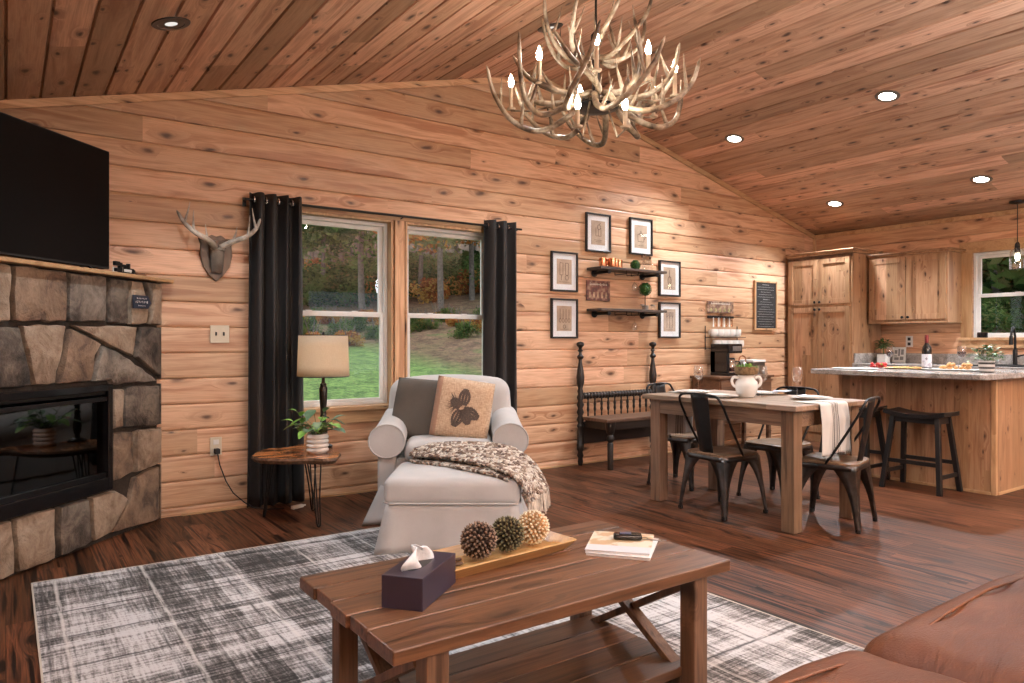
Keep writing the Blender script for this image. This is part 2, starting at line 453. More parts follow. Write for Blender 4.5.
# ceiling
CP = [(0,.016),(.018,.015),(.055,0.0),(.5,-.002),(.945,0.0),(.982,.015),(1,.016)]
mb = MB()
boards(mb, lambda u, v, d: (v, u, roofz(v)+d), SY, D, WX-.1, RX, .1685, 0, (), CP)
boards(mb, lambda u, v, d: (v, u, roofz(v)+d), SY, D, RX, EX+.1, .1685, 0, (), CP)
for (xa, xb) in ((WX-.1, RX), (RX, EX+.1)):
    q = [(xa, SY-.1, roofz(xa)+.03), (xb, SY-.1, roofz(xb)+.03), (xb, D+.1, roofz(xb)+.03), (xa, D+.1, roofz(xa)+.03)]
    A = [mb.v(p) for p in q]; B = [mb.v((p[0], p[1], p[2]+.15)) for p in q]
    mb.f(A[::-1]); mb.f(B)
    for i in range(4): mb.f([A[i], A[(i+1)%4], B[(i+1)%4], B[i]])
o = obj('ceiling', mb, M['ceil'], normals=False); tag(o, kind='structure')
mb = MB(); mb.box(WX-.1, EX+.1, SY-.1, D+.1, -.12, 0)
o = obj('floor', mb, M['floor']); tag(o, kind='structure')
# gable and eave trims, corner strip
tn = [0]
def trim(mb, mat, **k):
    tn[0] += 1
    return tag(obj('trim_%d' % tn[0], mb, mat, bev=.003, **k), kind='structure')
mb = MB()
mb.bar((WX, D-.018, roofz(WX)-.028), (RX, D-.018, roofz(RX)-.028), .02, .05, (0,0,1))
trim(mb, M['trim'])
mb = MB(); mb.bar((RX, D-.018, roofz(RX)-.028), (EX, D-.018, roofz(EX)-.028), .02, .05, (0,0,1)); trim(mb, M['trim'])
mb = MB(); mb.box(EX-.028, EX-.008, SY, D, roofz(EX)-.05, roofz(EX)-.0); trim(mb, M['trim'])
mb = MB(); mb.box(EX-.03, EX, D-.03, D, 0, roofz(EX)); trim(mb, M['trimZ'])
# baseboards
mb = MB(); mb.box(.95, EX-.63, D-.024, D-.002, 0, .012); tag(obj('baseboard_north', mb, M['trim']), kind='structure')
# north window casing: head, sill, apron, posts, jambs
xa, xb, z0, z1 = WL[0], WR[1], WL[2], WL[3]
mb = MB(); mb.box(xa-.09, xb+.09, D-.028, D-.005, z1, z1+.05); trim(mb, M['trim'])
mb = MB(); mb.box(xa-.09, xb+.09, D-.045, D+.02, z0-.03, z0+.002); trim(mb, M['trim'])
mb = MB(); mb.box(xa-.07, xb+.07, D-.026, D-.005, z0-.125, z0-.03); trim(mb, M['trim'])
for (p, q) in ((xa-.09, xa), (xb, xb+.09)):
    mb = MB(); mb.box(p, q, D-.026, D-.005, z0, z1); trim(mb, M['trimZ'])
mb = MB(); mb.box(WL[1]+.012, WR[0]-.012, D-.03, D+.05, z0, z1); trim(mb, M['trimZ'])
def jamb(w):
    mb = MB(); t = .018
    mb.box(w[0], w[0]+t, D-.02, D+.14, w[2], w[3]); mb.box(w[1]-t, w[1], D-.02, D+.14, w[2], w[3])
    mb.box(w[0]+t, w[1]-t, D-.02, D+.14, w[3]-t, w[3]); mb.box(w[0]+t, w[1]-t, D-.0, D+.14, w[2], w[2]+.004)
    trim(mb, M['trimZ'])
jamb(WL); jamb(WR)
def sash_window(name, x0, x1, z0, z1, y, zr, rot=None):
    """white vinyl double-hung: frame, two sashes, glass; built in x/z, y = depth (outward +)"""
    t = thing(name, None, None, kind='structure')
    if rot: t.location, t.rotation_euler = rot
    def ring(mb, a, b, c, d, w, ya, yb, wb=None):
        wb = wb or w
        mb.box(a, a+w, ya, yb, c, d); mb.box(b-w, b, ya, yb, c, d)
        mb.box(a+w, b-w, ya, yb, c, c+wb); mb.box(a+w, b-w, ya, yb, d-w, d)
    mb = MB(); ring(mb, x0, x1, z0, z1, .028, y, y+.07); obj('frame', mb, M['vinyl'], t, bev=.003)
    mb = MB(); ring(mb, x0+.028, x1-.028, z0+.028, zr+.012, .032, y+.008, y+.03, .02)
    s1 = obj('lower_sash', mb, M['vinyl'], t, bev=.003)
    mb = MB(); ring(mb, x0+.028, x1-.028, zr-.012, z1-.028, .032, y+.035, y+.058)
    s2 = obj('upper_sash', mb, M['vinyl'], t, bev=.003)
    mb = MB(); mb.box(x0+.055, x1-.055, y+.017, y+.021, z0+.04, zr-.01); obj('pane', mb, M['glass'], s1)
    mb = MB(); mb.box(x0+.055, x1-.055, y+.044, y+.048, zr+.01, z1-.055); obj('pane', mb, M['glass'], s2)
    mb = MB()
    for k in (.3, .7): mb.cbox((x0+(x1-x0)*k, y+.016, zr+.018), (.05, .016, .012))
    obj('sash_lock', mb, M['vinyl'], s1, bev=.003)
    return t
sash_window('window_1', WL[0]+.018, WL[1]-.018, WL[2]+.004, WL[3]-.018, D+.045, 1.36)
sash_window('window_2', WR[0]+.018, WR[1]-.018, WR[2]+.004, WR[3]-.018, D+.045, 1.36)
# kitchen window
w = KW
mb = MB(); mb.box(EX-.028, EX-.005, w[0]-.12, w[1]+.12, w[3], w[3]+.115); trim(mb, M['trim'])
mb = MB(); mb.box(EX-.05, EX+.03, w[0]-.12, w[1]+.12, w[2]-.03, w[2]); trim(mb, M['trim'])
mb = MB(); mb.box(EX-.026, EX-.005, w[0]-.1, w[1]+.1, w[2]-.105, w[2]-.03); trim(mb, M['trim'])
for (p, q) in ((w[0]-.11, w[0]), (w[1], w[1]+.11)):
    mb = MB(); mb.box(EX-.026, EX-.005, p, q, w[2], w[3]); trim(mb, M['trimZ'])
sash_window('window_3', -w[1], -w[0], w[2], w[3], .01, 1.625, ((EX, 0, 0), (0, 0, -PI/2)))
# ================================================================= corner fireplace
FA = Vector((.82-.719*.036, 5.07+.695*.036, 0)); FD = Vector((-.695, -.719, 0)); FN = Vector((.719, -.695, 0))
FM = Matrix.Translation(FA) @ Matrix(((FD.x, FN.x, 0, 0), (FD.y, FN.y, 0, 0), (0, 0, 1, 0), (0, 0, 0, 1)))   # local x = along face, y = out of face
fire = thing('fireplace', 'corner fireplace faced with irregular tan and dark fieldstone, below the television', 'fireplace', FA)
FL = Matrix.Translation(-FA)
def fobj(name, mb, mat, parent=None, **k):
    mb.bm.transform(FL @ FM); return obj(name, mb, mat, parent or fire, **k)
STONES = [
('T',[(1.276, 1.526), (1.149, 1.526), (1.149, 1.245), (1.276, 1.232)]),
('B',[(1.125, 1.523), (0.787, 1.527), (0.787, 1.254), (1.125, 1.25)]),
('G',[(0.766, 1.524), (0.486, 1.524), (0.494, 1.262), (0.773, 1.255)]),
('D',[(0.461, 1.524), (0.308, 1.522), (0.308, 1.249), (0.461, 1.257)]),
('T',[(0.281, 1.522), (0.181, 1.524), (0.115, 1.379), (0.134, 1.259), (0.281, 1.25)]),
('G',[(0.153, 1.526), (0.085, 1.525), (0.095, 1.392)]),
('T',[(0.066, 1.527), (-0.004, 1.526), (-0.004, 1.25), (0.105, 1.254), (0.085, 1.38)]),
('D',[(1.287, 1.218), (1.09, 1.226), (1.06, 1.133), (1.023, 0.997), (1.017, 0.925), (1.287, 0.925)]),
('T',[(1.072, 1.232), (0.787, 1.238), (0.863, 0.925), (0.992, 0.925)]),
('B',[(0.759, 1.223), (0.534, 1.141), (0.581, 1.074), (0.612, 0.925), (0.842, 0.925)]),
('T',[(0.745, 1.239), (0.218, 1.239), (0.254, 1.062), (0.403, 1.106), (0.589, 1.181)]),
('G',[(0.518, 1.13), (0.343, 1.07), (0.036, 0.898), (0.445, 0.898), (.46, .925), (0.589, 0.925)]),
('D',[(0.19, 1.239), (-0.004, 1.243), (-0.004, 0.922), (0.227, 1.055)]),
('T',[(0.435, 0.874), (0.352, 0.874), (0.36, 0.637), (0.435, 0.635)]),
('D',[(0.326, 0.878), (0.006, 0.871), (0.006, 0.614), (0.343, 0.635)]),
('B',[(0.435, 0.619), (0.263, 0.607), (0.263, 0.352), (0.435, 0.329)]),
('T',[(0.236, 0.604), (-0.004, 0.593), (-0.004, 0.368), (0.236, 0.347)]),
('B',[(0.245, 0.325), (0.006, 0.351), (0.006, 0.01), (0.436, 0.034), (0.29, 0.194)]),
('T',[(0.612, 0.28), (0.411, 0.28), (0.308, 0.21), (0.461, 0.035), (0.589, 0.024)]),
('D',[(0.842, 0.28), (0.635, 0.28), (0.612, 0.03), (0.842, 0.014)]),
('T',[(1.114, 0.28), (0.863, 0.28), (0.863, 0.01), (1.096, 0.011)]),
('T',[(1.45, 0.28), (1.131, 0.28), (1.114, 0.012), (1.43, 0.01)]),
('B',[(1.84,.5),(1.61,.5),(1.60,.02),(1.84,.02)]),
('T',[(1.84,.95),(1.61,.95),(1.61,.53),(1.84,.53)]),
('G',[(1.84,1.526),(1.62,1.526),(1.60,1.25),(1.84,1.25)]),
('D',[(1.59,1.526),(1.31,1.526),(1.31,1.25),(1.57,1.25)]),
('T',[(1.60,1.22),(1.31,1.22),(1.31,.925),(1.60,.925)]),
('B',[(1.84,1.22),(1.63,1.22),(1.62,.98),(1.84,.98)]),
('D',[(1.585,.26),(1.47,.26),(1.45,.02),(1.58,.02)]),
]
mb = MB(); rs = random.Random(3)
MI = dict(T=0, B=1, G=2, D=3)
for key, poly in STONES:
    mb.mi = MI[key]; c = Vector((sum(p[0] for p in poly)/len(poly), sum(p[1] for p in poly)/len(poly)))
    pts = []
    n = len(poly)
    for i in range(n):          # subdivide edges and jitter for a hand-cut outline
        a = Vector(poly[i]); b = Vector(poly[(i+1)%n]); k = max(1, int((b-a).length/.055))
        for j in range(k):
            p = a.lerp(b, j/k); w = .006 if j else .0
            d = (p-c).normalized()
            pts.append(p + Vector((rs.uniform(-w, w), rs.uniform(-w, w))) - (d*.006 if not j else Vector((0, 0))))
    h = rs.uniform(.030, .046)
    rings = []
    for (ins, y) in ((0, -.004), (0, h*.55), (.006, h*.9), (.016, h)):
        rings.append([mb.v(((p-(p-c).normalized()*ins).x, y, (p-(p-c).normalized()*ins).y)) for p in pts])
    for A, B in zip(rings, rings[1:]):
        for i in range(len(A)): mb.f([A[i], A[(i+1)%len(A)], B[(i+1)%len(A)], B[i]])
    cen = mb.v((c.x, h+rs.uniform(-.004, .006), c.y))
    for i in range(len(pts)): mb.f([rings[-1][i], rings[-1][(i+1)%len(pts)], cen])
# right return of the stone to the wall
for (za, zb, key) in ((.01,.36,'B'),(.38,.6,'T'),(.62,.88,'D'),(.91,1.24,'D'),(1.255,1.525,'T')):
    mb.mi = MI[key]; mb.box(-.006, 0.004, -.034, .03, za, zb)
fobj('stone_veneer', mb, [M['stT'], M['stB'], M['stG'], M['stD']], smooth=35)
# mortar core, with the firebox recess left open
mb = MB()
Lw = 1.84
a0, a1, fz0, fz1 = .49, 1.56, .32, .88
mb.box(-.002, a0, -.034, 0, 0, 1.53); mb.box(a1, Lw, -.034, 0, 0, 1.53)
mb.box(a0, a1, -.034, 0, 0, fz0); mb.box(a0, a1, -.034, 0, fz1, 1.53)
fobj('mortar_core', mb, M['mortar'])
# pine mantel shelf filling the corner
mb = MB(); Mi = FM.inverted()
poly = [(-.07, .075)]
for p in (Vector((.893, D-.014, 0)), Vector((WX+.03, D-.014, 0)), Vector((WX+.03, 3.66, 0))):
    q = Mi @ p; poly.append((q.x, q.y))
q = poly[-1]; poly.append((q[0], .075))
mb.prism(poly, 1.53, 1.553)
fobj('mantel', mb, M['trim'], bev=.004)
# insert
ins = thing('fireplace_insert', 'black glass-fronted electric fireplace insert set in the stone', 'fireplace insert', FA)
mb = MB()
b0, b1, c0, c1 = .463, 1.585, .297, .904
for (p, q, r, s_) in ((b0, b0+.035, c0, c1), (b1-.035, b1, c0, c1), (b0+.035, b1-.035, c0, c0+.075), (b0+.035, b1-.035, c1-.04, c1)):
    mb.box(p, q, .0, .052, r, s_)
fobj('frame', mb, M['black_gloss'], ins, bev=.004)
for (ya_, za_, zb_) in ((.03, c1-.058, c1-.04), (.04, c1-.095, c1-.072), (.034, c0+.075, c0+.10)):
    mb = MB(); mb.box(b0+.035, b1-.035, .01, ya_, za_, zb_); fobj('vent_louvre', mb, M['black_metal'], ins, bev=.002)
mb = MB(); mb.box(a0, a1, -.30, -.29, fz0, fz1); mb.box(a0, a1, -.29, 0, fz0, fz0+.008); mb.box(a0, a1, -.29, 0, fz1-.008, fz1)
mb.box(a0, a0+.008, -.29, 0, fz0, fz1); mb.box(a1-.008, a1, -.29, 0, fz0, fz1)
fobj('firebox', mb, M['black_matte'], ins)
mb = MB()
mb.tube([(.6,-.12,.36),(.85,-.10,.40),(1.2,-.13,.38)], [.03,.036,.03], 8); mb.tube([(.8,-.16,.38),(1.0,-.11,.43),(1.35,-.12,.37)], [.028,.03,.024], 8)
mb.tube([(.95,-.07,.36),(1.05,-.12,.45),(1.1,-.16,.5)], [.026,.02,.012], 8)
fobj('log', mb, M['bark'], ins, smooth=60)
mb = MB(); mb.box(b0+.03, b1-.03, .008, .012, c0+.10, c1-.095)
sg = N('smoked_glass'); g1 = sg.n('BsdfTransparent', {0: (.10,.10,.11,1)}); g2 = sg.n('BsdfGlossy', {'Color': (1,1,1,1), 'Roughness': .03})
mx = sg.n('MixShader', {0: .085, 1: g1.outputs[0], 2: g2.outputs[0]}); sg.t.links.new(mx.outputs[0], sg.out.inputs[0])
fobj('glass_front', mb, sg.m, ins)
# plaque on the stone
pq = thing('hanging_plaque', 'small navy plaque with white lettering hung on the fireplace stone', 'sign', FA)
navy = plain('navy_paint', (.018,.028,.05), .5)
mb = MB(); mb.prism([(.295,1.352),(.160,1.352),(.128,1.39),(.160,1.432),(.295,1.432)], .048, .056, lambda x, y, z: (x, z, y)); fobj('board', mb, navy, pq, bev=.001)
mb = MB()
def scrib(mb, x0, x1, z, h, y, n, seed=1, sx=1):
    r = random.Random(seed); x = x0; st = (x1-x0)/n
    for i in range(n):
        w = st*.55; hh = h*r.uniform(.55, 1)
        mb.box(x0+i*st, x0+i*st+w*.35, y, y+.001, z-hh/2, z+hh/2)
        mb.box(x0+i*st, x0+i*st+w, y, y+.001, z+(hh/2-h*.18 if r.random() > .5 else -hh/2), z+(hh/2 if r.random() > .5 else -hh/2+h*.18) if False else z+hh/2)if r.random()>.6 else mb.box(x0+i*st, x0+i*st+w, y, y+.001, z-hh/2, z-hh/2+h*.2)
scrib(mb, .175, .27, 1.413, .009, .0562, 7, 1); scrib(mb, .165, .285, 1.392, .015, .0562, 8, 2); scrib(mb, .185, .255, 1.369, .006, .0562, 9, 3)
fobj('lettering', mb, M['white'], pq)
# cut-out word block and a small dark box on the mantel
wb = thing('word_block', 'small black and white cut-out block on the mantel beside the television', 'ornament', FA)
mb = MB()
for (p, q, r, s_) in ((.27,.29,0,.075),(.235,.27,.0,.02),(.235,.27,.05,.065),(.225,.24,.0,.065),(.20,.215,.0,.075),(.165,.20,.0,.018),(.165,.20,.028,.046),(.155,.168,.01,.04),(.29,.33,.055,.08),(.29,.32,.02,.04)):
    mb.box(p, q, -.055, -.035, 1.553+r, 1.553+s_)
fobj('letters', mb, M['black_wood'], wb, bev=.001)
mb = MB(); mb.box(.15, .325, -.062, -.056, 1.553, 1.60); mb.box(.19, .26, -.0345, -.033, 1.575, 1.592)
fobj('backing', mb, M['white'], wb, bev=.001)
mb = MB(); mb.box(.055, .15, -.09, -.03, 1.554, 1.578); mb.box(.06, .145, -.085, -.035, 1.578, 1.583)
kb = fobj('trinket_box', mb, M['console'], None, bev=.002); kb.parent = None; kb.location = FA
tag(kb, 'low dark brown box at the right end of the mantel', 'box')
# television
tv = thing('television', 'large flat black television above the stone fireplace', 'television', Vector((.513, 4.925, 0)))
TM = Matrix.Translation(-Vector((.513, 4.925, 0))) @ Matrix.Translation(Vector((.513, 4.925, 0))) @ Matrix(((FD.x, FN.x, 0, 0), (FD.y, FN.y, 0, 0), (0, 0, 1, 0), (0, 0, 0, 1)))
def tobj(name, mb, mat, parent=None, **k):
    mb.bm.transform(TM); return obj(name, mb, mat, parent or tv, **k)
TM = Matrix(((FD.x, FN.x, 0, 0), (FD.y, FN.y, 0, 0), (0, 0, 1, 0), (0, 0, 0, 1)))
mb = MB(); mb.box(0, 1.24, -.05, -.002, 1.585, 2.292); tobj('casing', mb, M['black_matte'], bev=.004)
mb = MB(); mb.box(.008, 1.232, -.002, 0, 1.597, 2.284); tobj('screen', mb, M['tvscreen'])
for x in (.16, 1.08):
    mb = MB(); mb.bar((x, -.03, 1.60), (x, .04, 1.556), .02, .008); mb.bar((x, -.03, 1.60), (x, -.10, 1.556), .02, .008); tobj('foot', mb, M['black_metal'])

# ================================================================= curtains
rod = thing('curtain_rod', 'thin black curtain rod above the double window', 'curtain rod', (2.5, 5.06, 2.125))
mb = MB(); mb.tube([(-1.17,0,0),(1.17,0,0)], .009, 10); obj('rod', mb, M['black_metal'], rod, smooth=60)
for x in (-1.15, .04, 1.14):
    mb = MB(); mb.tube([(x,0,0),(x,.06,-.012),(x,.083,-.012)], .005, 6); mb.box(x-.012, x+.012, .062, .072, -.04, .02); obj('bracket', mb, M['black_metal'], rod)
def curtain(x0, x1, label, folds, top, zb=.012):
    t = thing('curtain', label, 'curtain', ((x0+x1)/2, 5.06, 0)); hw = (x1-x0)/2
    def fn(u, v):
        z = top + (zb-top)*v
        fl_ = 1 + .10*v; k = (u-.5)*2
        x = k*hw*fl_*.96 + .006*math.sin(u*31+v*3)
        y = .040*math.sin(2*PI*folds*u + .3*math.sin(3*v)) * (1-.12*v) + .006*math.sin(u*17+v*5)
        return (x, y-.004, z)
    mb = MB(); mb.grid(fn, folds*14, 26)
    obj('panel', mb, M['curtain'], t, smooth=180, solid=.004)
    mb = MB()
    for i in range(folds*2):
        u = (i+.5)/(folds*2); p = fn(u, .0); y = 0
        a = Matrix.Rotation(PI/2, 4, 'Y')
        mb.lathe([(.019,-.003),(.026,-.003),(.026,.003),(.019,.003),(.019,-.003)], 14, (p[0], -.001, 2.125), a)
    obj('grommet', mb, M['chrome'], t, smooth=40)
    return t
curtain(1.36, 1.735, 'charcoal velvet curtain left of the window, behind the table lamp', 4, 2.175)
curtain(3.275, 3.615, 'charcoal velvet curtain right of the window, behind the armchair', 3, 2.175)

# ================================================================= wall plates, cord
sw = thing('light_switch', 'cream double light switch plate left of the curtain', 'light switch', (1.19, D-.009, 1.20))
mb = MB(); mb.box(-.062, .062, -.007, .0, -.06, .06); obj('plate', mb, M['outlet'], sw, bev=.003)
for x in (-.025, .025):
    mb = MB(); mb.box(x-.005, x+.005, -.016, -.007, -.010, .014); obj('toggle', mb, M['darkslot'], sw, bev=.001)
ot = thing('wall_outlet', 'cream wall outlet low on the wall with a black plug in it', 'outlet', (1.165, D-.009, .44))
mb = MB(); mb.box(-.038, .038, -.006, 0, -.062, .062); obj('plate', mb, M['outlet'], ot, bev=.003)
for q_ in (.0285, -.0285):
    mb = MB(); mb.box(-.018, .018, -.009, -.006, q_-.0165, q_+.0165); obj('socket', mb, M['outwhite'], ot, bev=.002)
cd = thing('power_cord', 'black power cord running from the wall outlet down behind the curtain', 'cord', (1.165, 5.12, .41))
mb = MB(); mb.box(-.016, .016, -.045, .005, -.016, .018); obj('plug', mb, M['black_matte'], cd, bev=.003)
mb = MB(); mb.tube([(0,-.035,-.01),(.01,-.055,-.09),(.05,-.05,-.2),(.10,-.04,-.29),(.17,-.05,-.36),(.22,-.07,-.398),(.30,-.16,-.404),(.40,-.19,-.404)], .004, 6); obj('cable', mb, M['black_matte'], cd, smooth=60)
mb = MB(); mb.box(-.045, .045, -.014, .014, 0, .022); mb.box(.045, .07, -.006, .006, .005, .016)
ps = obj('cord_connector', mb, M['white'], bev=.003); ps.location = (1.645, 4.90, 0.0005); ps.rotation_euler.z = .35
tag(ps, 'small white cord connector lying on the floor under the side table', 'adapter')

# ================================================================= antler tools
def antler_curve(pts, n=10):
    """catmull-rom through points"""
    P = [Vector(p) for p in pts]; P = [P[0]*2-P[1]] + P + [P[-1]*2-P[-2]]; out = []
    for i in range(1, len(P)-2):
        for k in range(n):
            t = k/n
            out.append(.5*((2*P[i]) + (-P[i-1]+P[i+1])*t + (2*P[i-1]-5*P[i]+4*P[i+1]-P[i+2])*t*t + (-P[i-1]+3*P[i]-3*P[i+1]+P[i+2])*t**3))
    out.append(P[-2]); return out
def antler(mb, pts, r0, r1, tines=(), n=8):
    c = antler_curve(pts, 6); m = len(c)-1
    rs = [r0*(1-i/m)**.6*(1-.0) + r1*(i/m) if i < m else r1*.35 for i in range(m+1)]
    mb.tube(c, rs, n)
    for (t, vec, rr) in tines:
        i = min(m-1, int(t*m)); b = c[i]; v = Vector(vec); up = Vector((0,0,1))
        q = [b, b+v*.35+up*(-.02*v.length), b+v*.7, b+v+up*(.12*v.length)]
        cc = antler_curve(q, 4); k = len(cc)-1
        mb.tube(cc, [rr*(1-j/k)+.0016 for j in range(k+1)], 7)
s = N('antler_bone'); p = s.pos(); nz = s.noise(p, 9, 4, .6); n2 = s.noise(p, 55, 3)
c = s.ramp(nz, [(.36, (.07,.042,.025)), (.50, (.30,.225,.15)), (.66, (.62,.54,.43))])
c = s.mix(s.mr(n2, .55, .8, 0, .5), c, (.16,.10,.06))
M['antler'] = s.pbr(c, .42, 0, s.bump(n2, .35, .004))
s = N('grey_antler'); p = s.pos(); nz = s.noise(p, 12, 4, .6)
c = s.ramp(nz, [(.35, (.17,.14,.11)), (.5, (.40,.36,.30)), (.68, (.66,.62,.55))])
M['antler2'] = s.pbr(c, .5, 0, s.bump(nz, .4, .004))
# wall mount
am = thing('antler_mount', 'deer antlers mounted on a dark shield plaque between the television and the curtain', 'antler mount', (1.165, D-.006, 1.745))
mb = MB()
sh = [(-.0,-.19),(.045,-.15),(.085,-.09),(.105,-.01),(.10,.06),(.115,.10),(.06,.105),(.03,.125),(0,.115),(-.03,.125),(-.06,.105),(-.115,.10),(-.10,.06),(-.105,-.01),(-.085,-.09),(-.045,-.15)]
mb.prism(sh, -.02, 0, lambda x, y, z: (x, z, y)); obj('plaque', mb, wood('plaque_wood', (.06,.035,.02), (.20,.13,.085), 'Z', 'X', None, knots=0, rough=.4), am, bev=.005)
mb = MB()
mb.grid(lambda u, v: ((u-.5)*.10*(1-.35*v)*(1.0), -.02-.055*math.sin(PI*min(1, .15+.75*u if u < .5 else .15+.75*(1-u)))*math.sin(PI*(.12+.76*v)) , .085-.22*v), 14, 14)
obj('skull_cap', mb, fabric('grey_brown_hide', (.07,.05,.037), .3, 200, c2=(.20,.165,.13)), am, smooth=180, solid=.006)
for sg in (-1, 1):
    mb = MB()
    antler(mb, [(sg*.02,-.07,.04),(sg*.08,-.13,.075),(sg*.16,-.16,.11),(sg*.225,-.15,.17),(sg*.265,-.12,.25)], .021, .006,
           [(.28, (sg*.02,-.03,.085), .009), (.55, (sg*.005,-.02,.12), .010), (.75, (-sg*.03,-.02,.12), .009)])
    mb.lathe([(.0,0),(.024,.0),(.026,.01),(.018,.018)], 10, (sg*.022,-.06,.02))
    obj('antler', mb, M['antler2'], am, smooth=180)

# ================================================================= rug
s = N('plaid_rug'); p = s.pos(); sp = s.n('SeparateXYZ', {0: p}); x, y = sp.outputs[0], sp.outputs[1]
wob = s.noise(p, 14, 2); xx = s.math('MULTIPLY_ADD', wob, .012, x); yy = s.math('MULTIPLY_ADD', wob, .012, y)
def band(c, per, ph, w):
    f = s.math('FRACT', s.math('ADD', s.math('DIVIDE', c, per), ph)); e = s.math('ABSOLUTE', s.math('SUBTRACT', f, .5))
    return s.mr(e, w-.012, w+.012, 1, 0)
def cellr(c, per, ph, k):
    f = s.math('FLOOR', s.math('ADD', s.math('DIVIDE', c, per), ph))
    return s.n('TexWhiteNoise', {'W': s.math('MULTIPLY_ADD', f, 1.37, k)}, noise_dimensions='1D').outputs[0]
bx = s.math('ADD', s.math('MULTIPLY', cellr(xx, .075, .1, 3.1), .55), s.math('MULTIPLY', cellr(xx, .19, .2, 1.9), .45))
by = s.math('ADD', s.math('MULTIPLY', cellr(yy, .055, .3, 8.7), .55), s.math('MULTIPLY', cellr(yy, .16, .6, 5.2), .45))
fx = s.noise(s.xyz(s.math('MULTIPLY', x, 90.0), s.math('MULTIPLY', y, 7.0)), 1.0, 3)
fy = s.noise(s.xyz(s.math('MULTIPLY', x, 5.0), s.math('MULTIPLY', y, 70.0)), 1.0, 3)
worn = s.noise(p, 2.6, 4, .6); speck = s.noise(p, 120, 2, .7)
val = s.math('ADD', s.math('MULTIPLY', s.math('ADD', bx, by), .52), s.math('MULTIPLY', s.math('SUBTRACT', s.math('ADD', fx, fy), 1.0), .9))
val = s.math('ADD', val, s.math('ADD', s.math('MULTIPLY', s.math('SUBTRACT', worn, .5), .55), s.math('MULTIPLY', s.math('SUBTRACT', speck, .5), .6)))
val = s.math('ADD', val, .03)
c = s.ramp(val, [(.14, (.024,.023,.023)), (.36, (.095,.092,.09)), (.56, (.28,.27,.27)), (.80, (.56,.56,.57))])
ln = s.math('MAXIMUM', s.math('MULTIPLY', band(yy, .31, .05, .020), s.mr(fy, .30, .45)), s.math('MULTIPLY', band(xx, .37, .78, .016), s.mr(fx, .40, .55)))
ll = s.math('MULTIPLY', band(xx, .37, .62, .018), s.mr(fx, .3, .5))
c = s.mix(s.math('MULTIPLY', ln, .85), c, (.022,.022,.024)); c = s.mix(s.math('MULTIPLY', ll, .6), c, (.66,.64,.62))
M['rug'] = s.pbr(c, .95, 0, s.bump(s.math('ADD', speck, s.math('ADD', fx, fy)), .35, .004))
rug = thing('area_rug', 'grey and white plaid area rug under the coffee table', 'rug', (1.35, 2.5, 0))
mb = MB(); mb.box(-1.245, 1.25, -1.60, 1.57, .001, .010); obj('pile', mb, M['rug'], rug)
mb = MB()
for (a, b, c_, d) in ((-1.252,-1.245,-1.605,1.577),(1.25,1.257,-1.605,1.577),(-1.252,1.257,1.57,1.577),(-1.252,1.257,-1.607,-1.6)): mb.box(a, b, c_, d, .001, .011)
obj('binding', mb, fabric('rug_binding', (.50,.45,.38)), rug)

# ================================================================= coffee table
ct = thing('coffee_table', 'rustic plank-top wooden coffee table standing on the rug', 'coffee table', (1.29, 1.77, .011))
TX, TY, TZ = .585, .315, .449
pw = [.125, .125, .115, .115, .15]; tot = sum(pw); y = TY
for i, w in enumerate(pw):
    w = w/tot*2*TY; e1, e2 = [(0,.0),(.006,-.004),(-.003,.003),(.004,.0),(0,.0)][i]
    mb = MB(); mb.box(-TX+e1, TX+e2, -w/2+.0026, w/2-.0026, -.018, .018)
    o = obj('top_plank', mb, M['rustic'], ct, bev=.004); o.location = (0, y-w/2, TZ-.018); y -= w
def ctpart(name, x0, x1, y0, y1, z0, z1, mat='rusticZ'):
    mb = MB(); mb.box(x0, x1, y0, y1, z0, z1); return obj(name, mb, M[mat], ct, bev=.004)
LX, LY, lw = .462, .268, .060
for sx in (-1, 1):
    for sy in (-1, 1):
        ctpart('leg', sx*LX-lw/2, sx*LX+lw/2, sy*LY-lw/2, sy*LY+lw/2, .0, TZ-.036)
    ctpart('end_apron', sx*LX-.025, sx*LX+.025, -LY+lw/2, LY-lw/2, TZ-.036-.035, TZ-.036)
    ctpart('end_rail', sx*LX-.03, sx*LX+.03, -LY+lw/2, LY-lw/2, .045, .095)
    for k, (ya, yb) in enumerate(((-1, 1), (1, -1))):
        mb = MB(); off = sx*(LX+(.012 if k else -.012))
        mb.bar((off, ya*(LY-.03), .095), (off, yb*(LY-.03), TZ-.075), .022, .045, (1,0,0)); obj('brace', mb, M['rusticZ'], ct, bev=.002)
y = LY-.02
for i in range(4):
    w = (2*LY-.04)/4
    mb = MB(); mb.box(-LX-.03, LX+.03, -w/2+.0018, w/2-.0018, -.015, .015)
    o = obj('shelf_plank', mb, M['rustic'], ct, bev=.003); o.location = (0, y-w/2, .11); y -= w
TOP = .011+TZ
